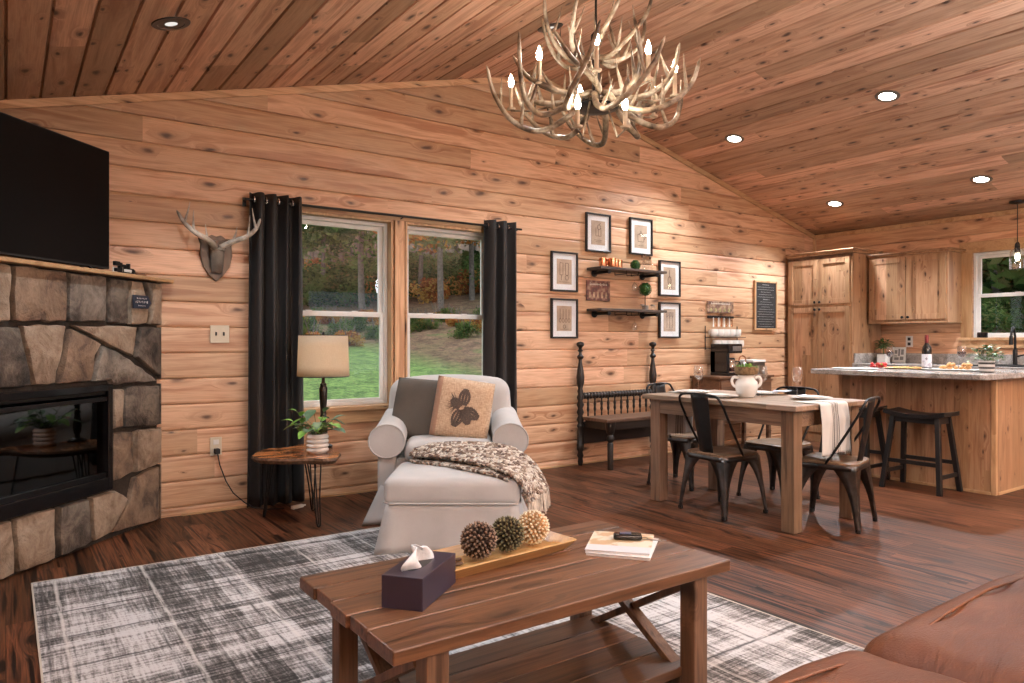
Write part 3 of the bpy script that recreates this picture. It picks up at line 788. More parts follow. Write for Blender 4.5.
# tissue box
tb = thing('tissue_box', 'dark navy-plum tissue box with a white tissue pulled up, on the coffee table', 'tissue box', (.925, 1.745, TOP), math.atan2(.15, .19))
plum = plain('plum_cardboard', (.026,.021,.042), .35, scale=8, var=.2)
mb = MB(); mb.box(-.118, .118, -.058, .058, 0, .085); obj('carton', mb, plum, tb, bev=.002)
mb = MB(); mb.prism([(.07*math.cos(a), .022*math.sin(a)) for a in [2*PI*i/20 for i in range(20)]], .085, .0855); obj('slot', mb, M['darkslot'], tb)
mb = MB()
def tis(u, v):
    a = (u-.5)*2; w = .066*(1-.35*v) + .02*math.sin(v*4)
    return (a*w+.012*v-.01, .018*math.sin(a*5+v*3)*(1-.3*v)+.012*v, .081+.072*v*(1-.25*abs(a))-.018*max(0, v-.7)/.3*(1+a))
mb.grid(tis, 16, 12); obj('tissue', mb, fabric('tissue_paper', (.80,.82,.84), .03, 120, sheen=0), tb, smooth=180, solid=.0015)
# tray
tr = thing('wooden_tray', 'long light wooden tray holding three ornament balls on the coffee table', 'tray', (1.275, 1.893, TOP), math.atan2(.03, .42)+.02)
mb = MB(); L2, W2 = .268, .105
def trayring(lx, wy, z): return [(sx*lx, sy*wy, z) for sx, sy in ((-1,-1),(1,-1),(1,1),(-1,1))]
def rr(lx, wy, z, r=.02, k=4):
    out = []
    for cx, cy, a0 in ((lx-r, wy-r, 0), (-lx+r, wy-r, PI/2), (-lx+r, -wy+r, PI), (lx-r, -wy+r, 1.5*PI)):
        for i in range(k+1):
            a = a0+PI/2*i/k; out.append((cx+r*math.cos(a), cy+r*math.sin(a), z))
    return out
rings = [rr(L2-.03, W2-.03, .0), rr(L2, W2, .035), rr(L2-.008, W2-.008, .037), rr(L2-.035, W2-.035, .010), rr(L2*.4, W2*.3, .008)]
vs = [[mb.v(p) for p in r_] for r_ in rings]
for A, B in zip(vs, vs[1:]):
    for i in range(len(A)): mb.f([A[i], A[(i+1)%len(A)], B[(i+1)%len(A)], B[i]])
mb.f(vs[0][::-1]); mb.f(vs[-1]); tw = obj('tray_body', mb, M['traywood'], tr, smooth=30)
mb = MB(); mb.ell((-.15, .0, .014), (.018, .012, .005), 8); mb.ell((-.125, .035, .014), (.015, .009, .005), 8)
lf = obj('dried_leaf', mb, M['bark'], tr, smooth=60)
def ornament(x, y, r, c1, c2, label, seed):
    t = thing('ornament_ball', label, 'ornament', (x, y, TOP+.011+r), 0, 'spiky ornament balls on the tray'); rs = random.Random(seed)
    mb = MB(); mb.ell((0,0,0), r*.72, 14); obj('core', mb, plain('core_%d' % seed, tuple(v*.5 for v in c1), .8), t, smooth=60)
    mb = MB(); n = 190
    for i in range(n):
        z = 1-2*(i+.5)/n; a = i*2.39996; q = Vector((math.sqrt(1-z*z)*math.cos(a), math.sqrt(1-z*z)*math.sin(a), z))
        q = (q+Vector((rs.uniform(-.06,.06), rs.uniform(-.06,.06), rs.uniform(-.06,.06)))).normalized()
        u = q.orthogonal().normalized(); w = q.cross(u); b = r*.105
        mb.mi = 0
        base = [mb.v(q*r*.66+u*b*math.cos(2*PI*k/5)+w*b*math.sin(2*PI*k/5)) for k in range(5)]
        mid = [mb.v(q*r*.90+(u*math.cos(2*PI*k/5)+w*math.sin(2*PI*k/5))*b*.75) for k in range(5)]
        tip = mb.v(q*r*1.02)
        for k in range(5):
            mb.f([base[k], base[(k+1)%5], mid[(k+1)%5], mid[k]])
        mb.mi = 1
        for k in range(5): mb.f([mid[k], mid[(k+1)%5], tip])
    obj('spikes', mb, [plain('spike_%d' % seed, c1, .6, var=.3), plain('spiketip_%d' % seed, c2, .55, var=.3)], t)
ornament(1.205, 1.888, .060, (.05,.026,.017), (.22,.155,.115), 'dark brown spiky ornament ball, leftmost on the wooden tray', 1)
ornament(1.325, 1.905, .058, (.045,.034,.017), (.15,.14,.07), 'olive-brown spiky ornament ball in the middle of the wooden tray', 2)
ornament(1.443, 1.925, .058, (.62,.40,.20), (.86,.74,.56), 'cream spiky ornament ball, rightmost on the wooden tray', 3)
# magazines and key fob
def magazine(z, label, rz, dx, dy, cover):
    t = thing('magazine', label, 'magazine', (1.685+dx, 1.745+dy, z), rz, None)
    def fn(u, v): return ((u-.5)*.255, (v-.5)*.19, .0)
    mb = MB(); mb.box(-.102, .102, -.115, .115, 0, .008); obj('pages', mb, M['paper'], t)
    mb = MB(); mb.box(-.104, .104, -.117, .117, .008, .0095); obj('cover', mb, cover, t)
    return t
mrz = math.atan2(-.165, .125)
s = N('magazine_cover'); p = s.pos(); v1 = s.noise(p, 18, 3); sp = s.n('SeparateXYZ', {0: p})
c = s.mix(s.mr(v1, .45, .55), (.60,.42,.24), (.82,.74,.60)); c = s.mix(s.math('LESS_THAN', sp.outputs[1], -.05), c, (.74,.74,.78)); M['mag'] = s.pbr(c, .3)
magazine(TOP, 'lower white magazine of the pair on the coffee table', mrz, 0, 0, M['paper'])
magazine(TOP+.0096, 'upper magazine with a tan food cover, at the right of the coffee table', mrz+.06, .0, .012, M['mag'])
kf = thing('car_key', 'black car key fob lying on the magazine', 'key', (1.725, 1.765, TOP+.0192), mrz+.2)
mb = MB(); mb.rbox(-.048, .048, -.022, .022, 0, .02, .009, 3); obj('fob', mb, M['black_gloss'], kf, smooth=60)
mb = MB(); mb.rbox(-.026, .012, -.012, .012, .0195, .022, .001, 2); obj('button_panel', mb, plain('blue_grey_button', (.06,.08,.16), .3), kf)
mb = MB(); mb.lathe([(.010,-.001),(.0125,-.001),(.0125,.001),(.010,.001),(.010,-.001)], 16, (.058, 0, .004)); mb.bar((.065,0,.002),(.11,-.012,.002), .008, .002); obj('key_ring', mb, M['steel'], kf)
# ================================================================= slipcovered armchair (camera-facing), ottoman
CAMF = Vector((math.sin(R(35.2)), math.cos(R(35.2)), 0)); CAMR = Vector((CAMF.y, -CAMF.x, 0))
def cam(r, d, z=0): return CAMR*r + CAMF*d + Vector((0, 0, z))
RZ0 = -R(35.2)      # local x = right of the chair as seen, local y = away
ac = thing('armchair', 'cream slipcovered armchair with rolled arms in front of the window', 'armchair', cam(-.43, 4.98), RZ0+R(4))
HW = .515
def skirt(mb, hx, y0, y1, ztop, flare=.05, wave=.0, cornerflare=.05, skipback=False):
    per = []
    def seg(a, b, n):
        for i in range(n): per.append((Vector(a).lerp(Vector(b), i/n), i/n))
    seg((-hx, y0), (hx, y0), 16); seg((hx, y0), (hx, y1), 14); seg((hx, y1), (-hx, y1), 16); seg((-hx, y1), (-hx, y0), 14)
    c = Vector((0, (y0+y1)/2)); rows = []
    for k in range(7):
        t = k/6; row = []
        for i, (p, f) in enumerate(per):
            d = p-c; dn = Vector((d.x/hx, d.y/((y1-y0)/2))); corner = min(abs(dn.x), abs(dn.y))**8
            out = Vector((math.copysign(1, d.x) if abs(dn.x) > .99 else 0, math.copysign(1, d.y) if abs(dn.y) > .99 else 0))
            o = t*(flare*.4 + cornerflare*corner) + wave*t*math.sin(i*1.9)
            row.append(mb.v((p.x+out.x*o, p.y+out.y*o, ztop*(1-t)+.004*t)))
        rows.append(row)
    for A, B in zip(rows, rows[1:]):
        for i in range(len(A)): mb.f([A[i], A[(i+1)%len(A)], B[(i+1)%len(A)], B[i]])
mb = MB(); skirt(mb, .43, -.37, .34, .24, .06, .010, .085)
obj('skirt', mb, M['cream'], ac, smooth=180, solid=.006)
mb = MB(); mb.rbox(-.41, .41, -.36, .38, .10, .40, .03, 4); obj('base', mb, M['cream'], ac, smooth=60)
for sg in (-1, 1):
    mb = MB()
    def armf(u, v, sg=sg):
        # v: front->back, u around the roll
        a = 2*PI*u; y = -.385 + .76*v
        rise = .07*v**1.5
        rad = .112 - .012*v
        return (sg*(.395 + math.cos(a)*rad*1.02), y, .515 + rise + math.sin(a)*rad*.95)
    mb.grid(armf, 24, 12, True)
    fr = [mb.v(armf(i/24, 0)) for i in range(24)]; mb.f(fr[::-1]); bk = [mb.v(armf(i/24, 1)) for i in range(24)]; mb.f(bk)
    bmesh.ops.remove_doubles(mb.bm, verts=mb.bm.verts, dist=.0005)
    mb.rbox(sg*.395-.06, sg*.395+.06, -.375, .34, .14, .50, .02, 4)
    am_ = obj('arm', mb, M['cream'], ac, smooth=50)
    mb = MB(); mb.tube([armf(i/24, 0.0) for i in range(25)], .0055, 6, caps=False); obj('piping', mb, M['cream'], am_, smooth=180)
mb = MB()
def backf(p):
    t = (p.z-.3)/.6
    return (p.x*(1-.05*max(0,t)), p.y+.05*t, p.z - .03*(abs(p.x)/.5)**3)
mb.rbox(-.465, .455, .22, .42, .30, .885, .085, 8, .02, backf); obj('backrest', mb, M['cream'], ac, smooth=180)
mb = MB(); mb.rbox(-.285, .285, -.40, .24, .37, .505, .055, 8, .03); obj('seat_cushion', mb, M['cream'], ac, smooth=180)
mb = MB()
mb.rbox(-.30, .30, .14, .26, .50, .86, .055, 8, .0); obj('back_cushion', mb, M['cream'], ac, smooth=180)
for sx in (-1, 1):
    for y in (-.32, .30):
        mb = MB(); mb.box(sx*.36-.02, sx*.36+.02, y-.02, y+.02, 0, .12); obj('leg', mb, M['black_wood'], ac)
# ottoman
om = thing('ottoman', 'cream slipcovered ottoman in front of the armchair, with a knit throw over it', 'ottoman', cam(-.325, 4.17), RZ0)
mb = MB(); skirt(mb, .355, -.285, .275, .27, .02, .006, .05); obj('skirt', mb, M['cream'], om, smooth=180, solid=.006)
mb = MB(); mb.box(-.345, .345, -.275, .265, .08, .27); obj('base', mb, M['cream'], om)
mb = MB(); mb.rbox(-.37, .37, -.295, .285, .265, .405, .035, 10, .03); cu = obj('cushion', mb, M['cream'], om, smooth=180)
mb = MB()
for z in (.275,):
    mb.tube([(-.335,-.297,z),(.335,-.297,z),(.372,-.26,z),(.372,.25,z),(.335,.287,z),(-.335,.287,z),(-.372,.25,z),(-.372,-.26,z),(-.335,-.297,z)], .0055, 6, caps=False)
obj('piping', mb, M['cream'], cu, smooth=180)
for sx in (-1, 1):
    for y in (-.24, .23):
        mb = MB(); mb.box(sx*.30-.02, sx*.30+.02, y-.02, y+.02, 0, .09); obj('leg', mb, M['black_wood'], om)
# pillows
def pillow(mb, w, h, t, n=18, fn=None, flange=0.0):
    def side(sg):
        def f(u, v):
            a, b = (u-.5)*2, (v-.5)*2
            e = max(0, (1-a**4))**.5*max(0, (1-b**4))**.5
            return (a*w/2*(1-.06*b*b*(1-abs(a))), sg*t/2*e, b*h/2*(1-.06*a*a*(1-abs(b))) + .0*sg)
        return f
    mb.grid(side(1), n, n); mb.grid(side(-1), n, n)
    bmesh.ops.remove_doubles(mb.bm, verts=mb.bm.verts, dist=.0004)
def place(o, r, d, z, lean, rz=0, roll=0):
    o.matrix_world = Matrix.Translation(cam(r, d, z)) @ Matrix.Rotation(RZ0+rz, 4, 'Z') @ Matrix.Rotation(lean, 4, 'X') @ Matrix.Rotation(roll, 4, 'Y')
gp = thing('throw_pillow', 'plain grey-taupe pillow leaning on the left of the armchair', 'pillow')
mb = MB(); pillow(mb, .40, .42, .13); obj('cushion_cover', mb, M['grey_pillow'], gp, smooth=180)
place(gp, -.64, 4.93, .685, R(-14), R(-22), R(3))
pp = thing('throw_pillow', 'tan burlap pillow with a pinecone design in the armchair', 'pillow')
s = N('burlap'); p = s.pos(); sp = s.n('SeparateXYZ', {0: p}); w1 = s.noise(s.xyz(s.math('MULTIPLY', sp.outputs[0], 260.0), 0.0, s.math('MULTIPLY', sp.outputs[2], 30.0)), 1.0, 1); w2 = s.noise(s.xyz(s.math('MULTIPLY', sp.outputs[0], 30.0), 0.0, s.math('MULTIPLY', sp.outputs[2], 260.0)), 1.0, 1)
wv = s.math('ADD', w1, w2); c = s.mix(s.mr(wv, .8, 1.2), (.40,.27,.175), (.60,.45,.31))
e = s.math('MAXIMUM', s.math('ABSOLUTE', s.math('DIVIDE', sp.outputs[0], .185)), 0.0)
c = s.mix(s.math('MULTIPLY', s.math('LESS_THAN', sp.outputs[0], -.155), .8), c, (.38,.20,.13)); M['burlap'] = s.pbr(c, .9, 0, s.bump(wv, .3, .004))
mb = MB(); pillow(mb, .385, .40, .12); obj('cushion_cover', mb, M['burlap'], pp, smooth=180)
mb = MB(); rs = random.Random(5)
def py(x, z):
    a, b = x/.1925, z/.20
    return -.06*max(0, (1-a**4))**.5*max(0, (1-b**4))**.5 - .0025
def petal(cx, cz, ang, L, W, mbx):
    n = 6; left = []; right = []
    for i in range(n+1):
        t = i/n; w = W*math.sin(PI*min(1, t*.9+.08))
        x = cx+math.cos(ang)*L*t; z = cz+math.sin(ang)*L*t
        left.append((x-math.sin(ang)*w, z+math.cos(ang)*w)); right.append((x+math.sin(ang)*w, z-math.cos(ang)*w))
    for i in range(n):
        mbx.quad(*[(q[0], py(*q), q[1]) for q in (left[i], left[i+1], right[i+1], right[i])])
for i in range(26):
    a = rs.uniform(1.5, 4.2); petal(-.03, .02, a, rs.uniform(.06, .095), .0022, mb)
for i in range(10):
    a = rs.uniform(-1.9, .4); petal(.02, .0, a, rs.uniform(.06, .085), .0022, mb)
for (cx, cz, ang, L, W) in ((.0,.012,1.5,.105,.034),(.0,-.008,-.35,.112,.034),(-.005,-.008,-1.85,.112,.034),(.008,.0,-1.15,.10,.03),(-.01,.0,2.5,.07,.026)):
    ca, sa = math.cos(ang), math.sin(ang)
    for i in range(8):
        t = .06+i*.125
        w = W*math.sin(PI*min(1, t*.85+.12))
        for j in (-1, -.33, .33, 1):
            x = cx+ca*L*t-sa*w*j*.8; z = cz+sa*L*t+ca*w*j*.8
            petal(x, z, ang+j*.5, .021, .0098, mb)
obj('pinecone_print', mb, plain('print_brown', (.085,.062,.05), .9, scale=160, var=.6), pp)
place(pp, -.33, 4.78, .700, R(-12), R(3), R(9))
# knit throw: stations across from the folded left end over the right side (r, d, z) front edge / back edge
ST = [((-.62,4.36,.452),(-.60,4.50,.462)), ((-.50,4.23,.462),(-.52,4.555,.50)), ((-.37,4.14,.466),(-.40,4.56,.505)), ((-.25,4.05,.464),(-.27,4.56,.50)),
      ((-.13,3.98,.452),(-.13,4.55,.492)), ((-.045,3.90,.437),(-.0,4.50,.475)), ((.030,3.86,.40),(.09,4.45,.43)), ((.064,3.86,.35),(.150,4.36,.385)), ((.075,3.88,.305),(.185,4.28,.335)), ((.085,3.90,.27),(.21,4.20,.285))]
th = thing('knit_throw', 'brown and cream chunky knit throw with fringe draped over the ottoman', 'throw blanket', cam(-.2, 4.2, .47))
base = th.location.copy(); th.location = (0, 0, 0)
def stn(u, v, lift=0.0):
    x = u*(len(ST)-1); i = min(int(x), len(ST)-2); f = x-i; f2 = f*f*(3-2*f)*.5+f*.5
    a = [ST[i][0][k]*(1-f2)+ST[i+1][0][k]*f2 for k in range(3)]; b = [ST[i][1][k]*(1-f2)+ST[i+1][1][k]*f2 for k in range(3)]
    p = [a[k]*(1-v)+b[k]*v for k in range(3)]
    bul = math.sin(PI*v)
    cg = .012*math.sin(v*13+u*2)+.006*math.sin(v*29+u*9)
    kn = .0045*math.sin(u*170)*math.sin(v*75+ (int(u*54)%2)*1.5)
    out = .5+.5*max(0, (u-.6)/.4)
    p[2] += .012*bul + cg*(1-.4*u) + kn + lift; p[0] += kn*.8 + (.02*bul*max(0, u-.6)/.4)
    return tuple(cam(*p))
s = N('chunky_knit'); p = s.pos('Generated'); p2 = s.pos(); n1 = s.noise(p2, 55, 2, .6); n2 = s.noise(p2, 16, 3)
vo = s.n('TexVoronoi', {'Vector': p2, 'Scale': 52.0}); vc = s.n('SeparateColor', {0: vo.outputs['Color']}).outputs[0]
c = s.ramp(s.math('ADD', s.math('MULTIPLY', vc, .6), s.math('MULTIPLY', n2, .4)), [(.25, (.09,.05,.035)), (.44, (.27,.18,.125)), (.58, (.52,.43,.34)), (.8, (.76,.70,.61))])
M['knit'] = s.pbr(c, .95, 0, s.bump(s.math('SUBTRACT', 1.0, vo.outputs['Distance']), .9, .02), **{'Sheen Weight': .1})
mb = MB(); mb.grid(lambda u, v: stn(u, v), 130, 60); obj('knit_cloth', mb, M['knit'], th, smooth=180, solid=.018)
mb = MB(); ST2 = [((-.62,4.34,.435),(-.60,4.40,.44)),((-.45,4.15,.447),(-.45,4.25,.455)),((-.30,4.03,.448),(-.30,4.15,.455)),((-.14,3.93,.435),(-.12,4.02,.45)),((-.02,3.865,.41),(-.0,3.95,.43))]
def st2(u, v):
    x = u*(len(ST2)-1); i = min(int(x), len(ST2)-2); f = x-i
    p = [(ST2[i][0][k]*(1-f)+ST2[i+1][0][k]*f)*(1-v)+(ST2[i][1][k]*(1-f)+ST2[i+1][1][k]*f)*v for k in range(3)]
    p[2] += .003*math.sin(u*150)*math.sin(v*20)-.008
    return tuple(cam(*p))
mb.grid(st2, 80, 10); obj('folded_layer', mb, M['knit'], th, smooth=180, solid=.016)
mb = MB(); rs = random.Random(9)
for i in range(46):
    v = (i+.5)/46; a = Vector(stn(1, v)); a.z -= .002; L = rs.uniform(.075, .11)
    o_ = CAMR*rs.uniform(-.006, .022) + CAMF*rs.uniform(-.012, .012)
    mb.tube([a+Vector((0,0,.012)), a+Vector((0,0,-L*.4))+o_*.6, a+Vector((0,0,-L))+o_], [.0055,.005,.003], 5)
obj('fringe', mb, fabric('fringe_yarn', (.40,.32,.25), .5, 90, c2=(.62,.54,.45)), th, smooth=60)
# ================================================================= live-edge side table
stb = thing('side_table', 'live-edge wooden side table with black hairpin legs beside the curtain', 'side table', (1.555, 4.60, 0))
mb = MB(); edge = []
rs = random.Random(21)
KP = [(-.285,.04),(-.27,-.06),(-.20,-.15),(-.10,-.22),(-.02,-.26),(.05,-.345),(.12,-.33),(.17,-.25),(.215,-.16),(.20,-.07),(.235,.03),(.275,.14),(.26,.26),(.20,.34),(.12,.35),(.05,.30),(-.03,.27),(-.10,.29),(-.18,.24),(-.23,.15)]
cc = antler_curve([(a, b, 0) for a, b in KP+[KP[0]]], 5)[:-1]
pts = [(c.x+rs.uniform(-.004,.004), c.y+rs.uniform(-.004,.004)) for c in cc]
T0 = [mb.v((x, y, .43)) for x, y in pts]; T1 = [mb.v((x*1.02, y*1.02, .415)) for x, y in pts]; T2 = [mb.v((x*.95, y*.95, .392)) for x, y in pts]
mb.mi = 0; mb.f(T0); mb.f(T2[::-1]); mb.mi = 1
for A, B in ((T0, T1), (T1, T2)):
    for i in range(len(A)): mb.f([A[i], B[i], B[(i+1)%len(A)], A[(i+1)%len(A)]])
obj('slab', mb, [M['burl'], M['bark']], stb)
for (fx, fy) in ((-.17, .175), (.03, -.275), (.15, .16)):
    mb = MB(); d = Vector((fx, fy, 0)).normalized(); t_ = Vector((-d.y, d.x, 0)); c0_ = Vector((fx*.78, fy*.80, .392))
    ft = Vector((fx, fy, .006))
    mb.tube(antler_curve([c0_+t_*.045, (c0_+t_*.045).lerp(ft, .55), ft+t_*.012+Vector((0,0,.02)), ft, ft-t_*.012+Vector((0,0,.02)), (c0_-t_*.045).lerp(ft, .55), c0_-t_*.045], 5), .0048, 7)
    mb.tube([c0_, c0_.lerp(ft, .5), ft+Vector((0,0,.01))], .0042, 6)
    mb.cbox((c0_.x, c0_.y, .3905), (.08, .08, .003))
    obj('leg', mb, M['black_metal'], stb, smooth=60)
# lamp
lp = thing('table_lamp', 'table lamp with a cream drum shade on the live-edge side table', 'lamp', (1.77, 4.74, .4305))
mb = MB(); mb.lathe([(0,0),(.062,0),(.062,.012),(.05,.02),(.022,.028),(.016,.045),(.026,.07),(.030,.11),(.022,.17),(.018,.20),(.024,.212),(.018,.224),(.020,.26),(.026,.33),(.028,.40),(.020,.42),(.024,.43),(.012,.44),(.010,.50),(0,.50)], 20)
obj('base', mb, plain('bronze_black', (.03,.024,.02), .3, .6), lp, smooth=50)
s = N('linen_shade'); p = s.pos(); nz = s.noise(p, 300, 1); c = s.mix(s.mr(nz, .3, .7), (.66,.56,.43), (.78,.69,.56))
d1 = s.n('BsdfDiffuse', {0: c}); d2 = s.n('BsdfTranslucent', {0: c}); mx = s.n('MixShader', {0: .45, 1: d1.outputs[0], 2: d2.outputs[0]}); s.t.links.new(mx.outputs[0], s.out.inputs[0]); M['shade'] = s.m
mb = MB(); mb.grid(lambda u, v: ((.163+.010*v)*math.cos(2*PI*u), (.163+.010*v)*math.sin(2*PI*u), .762-.28*v), 48, 4, True)
shd = obj('lamp_shade', mb, M['shade'], lp, smooth=180, solid=.002)
for z, r in ((.762,.163),(.482,.173)):
    mb = MB(); mb.tube([(r*math.cos(2*PI*i/40), r*math.sin(2*PI*i/40), z) for i in range(41)], .003, 5, caps=False)
    for k in range(3 if z > .6 else 0): mb.tube([(0,0,.735),(.163*math.cos(k*2.094),.163*math.sin(k*2.094),.755)], .0015, 4)
    obj('shade_ring', mb, M['black_metal'], shd)
mb = MB(); mb.tube([(0,0,.49),(0,0,.77)], .003, 6); mb.lathe([(0,.762),(.008,.765),(.009,.778),(.004,.785),(0,.787)], 10); obj('finial', mb, M['black_metal'], lp, smooth=60)
mb = MB(); mb.ell((0,0,.60), (.028,.028,.04), 8); obj('bulb', mb, emit('lamp_bulb', (1,.80,.55), 34), lp, smooth=180)
# plant on side table
def leafmesh(mb, base, direction, L, W, droop=.3, curl=.25, n=5):
    d = Vector(direction).normalized(); side = d.cross(Vector((0,0,1)))
    side = side.normalized() if side.length > .05 else Vector((1,0,0)); up = side.cross(d)
    rows = []
    for i in range(n+1):
        t = i/n; w = W*math.sin(PI*(t*.92+.04))**.8*(1-.25*t); c_ = Vector(base)+d*L*t-Vector((0,0,1))*droop*L*t*t
        rows.append([mb.v(c_-side*w+up*curl*w), mb.v(c_), mb.v(c_+side*w+up*curl*w)])
    for A, B in zip(rows, rows[1:]):
        mb.f([A[0], A[1], B[1], B[0]]); mb.f([A[1], A[2], B[2], B[1]])
def leafmat(name, c, c2=None, rough=.45):
    s = N(name); p = s.pos(); nz = s.noise(p, 25, 2); cc_ = s.mix(s.mr(nz, .3, .7), c, c2 or tuple(x*1.7 for x in c))
    return s.pbr(cc_, rough, 0)
M['leaf_bright'] = leafmat('bright_leaf', (.10,.26,.03), (.24,.44,.08)); M['leaf_blue'] = leafmat('blue_green_leaf', (.06,.13,.07), (.14,.24,.13)); M['leaf_dark'] = leafmat('dark_leaf', (.02,.08,.015), (.05,.15,.03))
M['stem'] = plain('stem_green', (.10,.13,.04), .6)
ptt = thing('potted_plant', 'leafy green plant in a ribbed white pot on the side table beside the lamp', 'plant', (1.655, 4.535, .4305))
mb = MB(); pr = [(0,0),(.058,0)]
for k in range(4):
    z0_ = .005+k*.028; pr += [(.062,z0_),(.071,z0_+.007),(.072,z0_+.016),(.065,z0_+.026)]
pr += [(.064,.122),(.058,.122),(.058,.105),(0,.105)]
mb.lathe(pr, 28); obj('pot', mb, M['ceramic'], ptt, smooth=50)
mb = MB(); mb.lathe([(0,.108),(.057,.106)], 14); obj('soil', mb, M['black_matte'], ptt)
rs = random.Random(12); mb = MB(); ms = MB()
for i in range(24):
    a = rs.uniform(0, 2*PI); el = rs.uniform(.2, 1.3); L = rs.uniform(.07, .19)
    dx = math.cos(a)*math.cos(el); dy = math.sin(a)*math.cos(el); tip = Vector((dx*L, dy*L, .10+math.sin(el)*L))
    ms.tube([(dx*.01, dy*.01, .10), tip*.6+Vector((0,0,.05)), tip], .0022, 5)
    mb.mi = 0 if rs.random() < .45 else 1
    leafmesh(mb, tip, (dx, dy, rs.uniform(-.1, .5)), rs.uniform(.08, .115), rs.uniform(.030, .044), .35)
    if rs.random() < .8: leafmesh(mb, tip*.75+Vector((0,0,.03)), (math.cos(a+1.7), math.sin(a+1.7), .1), rs.uniform(.05, .08), .024, .3)
mb.mi = 0
for (r_, z_, s_) in ((-.14,.27,.045),(-.11,.235,.05),(-.16,.20,.06),(-.10,.19,.06),(-.12,.14,.05)):
    b = CAMR*r_+Vector((0,0,z_)); ms.tube([(0,0,.1), b*.5+Vector((0,0,.06)), b], .002, 5); leafmesh(mb, b, (-CAMR*.9+Vector((0,0,.35)) if r_ < -.12 else CAMR*.3-CAMF*.4+Vector((0,0,.6))), s_*1.4, s_*.5, .3)
obj('foliage', mb, [M['leaf_bright'], M['leaf_blue']], ptt, smooth=180); obj('stem', ms, M['stem'], ptt, smooth=60)
# ================================================================= leather sofa (camera side)
s = N('brown_leather'); p = s.pos(); n1 = s.noise(p, 2.5, 4, .6); vo = s.n('TexVoronoi', {'Vector': p, 'Scale': 240.0}); cr = s.noise(s.n('VectorMath', {0: p, 1: (5.0, 16.0, 6.0)}, operation='MULTIPLY').outputs[0], 1.0, 4, .65, 1.2)
c = s.mix(s.mr(n1, .3, .7), (.085,.026,.009), (.18,.062,.021)); c = s.mix(s.mr(cr, .56, .72, 0, .22), c, (.30,.14,.07))
M['leather'] = s.pbr(c, .50, 0, s.bump(s.math('ADD', s.math('MULTIPLY', vo.outputs['Distance'], .15), s.math('MULTIPLY', cr, 1.1)), .35, .014))
sf = thing('sofa', 'brown leather sofa in the bottom right corner, nearest the camera', 'sofa', (1.58, .40, 0))
sd = [0]
def wrinkle(amp, seed):
    def f(p):
        w = amp*(math.sin(p.x*23+p.y*9+seed)*math.sin(p.y*13-seed)+.6*math.sin(p.x*9-p.y*31+seed*2)*math.sin(p.x*17))
        return (p.x, p.y+w*.3, p.z+w)
    return f
mb = MB(); mb.rbox(-.86, .90, -.48, .42, .07, .34, .03, 4); obj('base', mb, M['leather'], sf, smooth=60)
for k, (x0, x1) in enumerate(((-.86, -.055), (-.045, .87))):
    mb = MB(); mb.rbox(x0, x1, -.30, .475, .29, .500, .075, 14, .055, wrinkle(.0045, k*3)); cs = obj('seat_cushion', mb, M['leather'], sf, smooth=180)
    mb = MB(); mb.tube([(x0+.09,.372,.507),(x0+.22,.375,.522),((x0+x1)/2,.378,.532),(x1-.22,.375,.522),(x1-.09,.372,.507)], .004, 6); obj('seam', mb, M['leather'], cs, smooth=180)
    mb = MB(); mb.rbox(x0+.01, x1-.01, -.50, -.27, .42, .86, .09, 8, .0, wrinkle(.004, k*5)); obj('back_cushion', mb, M['leather'], sf, smooth=180)
mb = MB(); mb.rbox(.88, 1.12, -.48, .40, .07, .565, .085, 10, .012, wrinkle(.005, 2)); obj('arm', mb, M['leather'], sf, smooth=180)
mb = MB(); mb.rbox(-1.06, -.86, -.48, .36, .07, .54, .085, 8, .01, wrinkle(.005, 4)); obj('arm', mb, M['leather'], sf, smooth=180)
mb = MB(); mb.rbox(-.86, .88, -.60, -.47, .07, .80, .05, 6); obj('back', mb, M['leather'], sf, smooth=60)
for sx in (-.95, 1.0):
    for y in (-.5, .33):
        mb = MB(); mb.box(sx-.025, sx+.025, y-.025, y+.025, 0, .08); obj('foot', mb, M['black_wood'], sf)
nv = thing('throw_pillow', 'dark navy cushion at the right end of the leather sofa', 'pillow', (2.27, .56, .655))
mb = MB(); pillow(mb, .38, .36, .13); obj('cushion_cover', mb, fabric('navy_fabric', (.022,.026,.036), .15, 300), nv, smooth=180)
nv.rotation_euler = (R(-18), R(8), R(-12))
# ================================================================= spindle bench at the wall
bn = thing('spindle_bench', 'dark bench made from a spindle bed frame, against the window wall', 'bench', (4.36, 5.08, 0))
BW = .955
def turned(mb, x, y, z0, z1, segs, n=12, horiz=False):
    pr = []
    for (t, r) in segs: pr.append((r, z0+(z1-z0)*t))
    mb.lathe(pr, n, (x, y, 0))
post = [(0,.0),(0,.018),(.03,.026),(.06,.020),(.08,.032),(.11,.022),(.13,.034),(.17,.036),(.175,.030),(.26,.032),(.30,.022),(.32,.034),(.34,.022),(.37,.036),(.40,.022),(.43,.036),(.46,.022),(.49,.036),(.52,.022),(.55,.036),(.575,.022),(.60,.03),(.62,.02),(.66,.036),(.71,.039),(.77,.030),(.83,.018),(.855,.016),(.865,.03),(.88,.033),(.895,.016),(.915,.013),(.925,.027),(.94,.013),(.955,.02),(.965,.034),(.98,.038),(.992,.030),(1,.0)]
for x in (0, BW):
    mb = MB(); turned(mb, x, 0, .0, 1.15, post); obj('post', mb, M['darkbench'], bn, smooth=50)
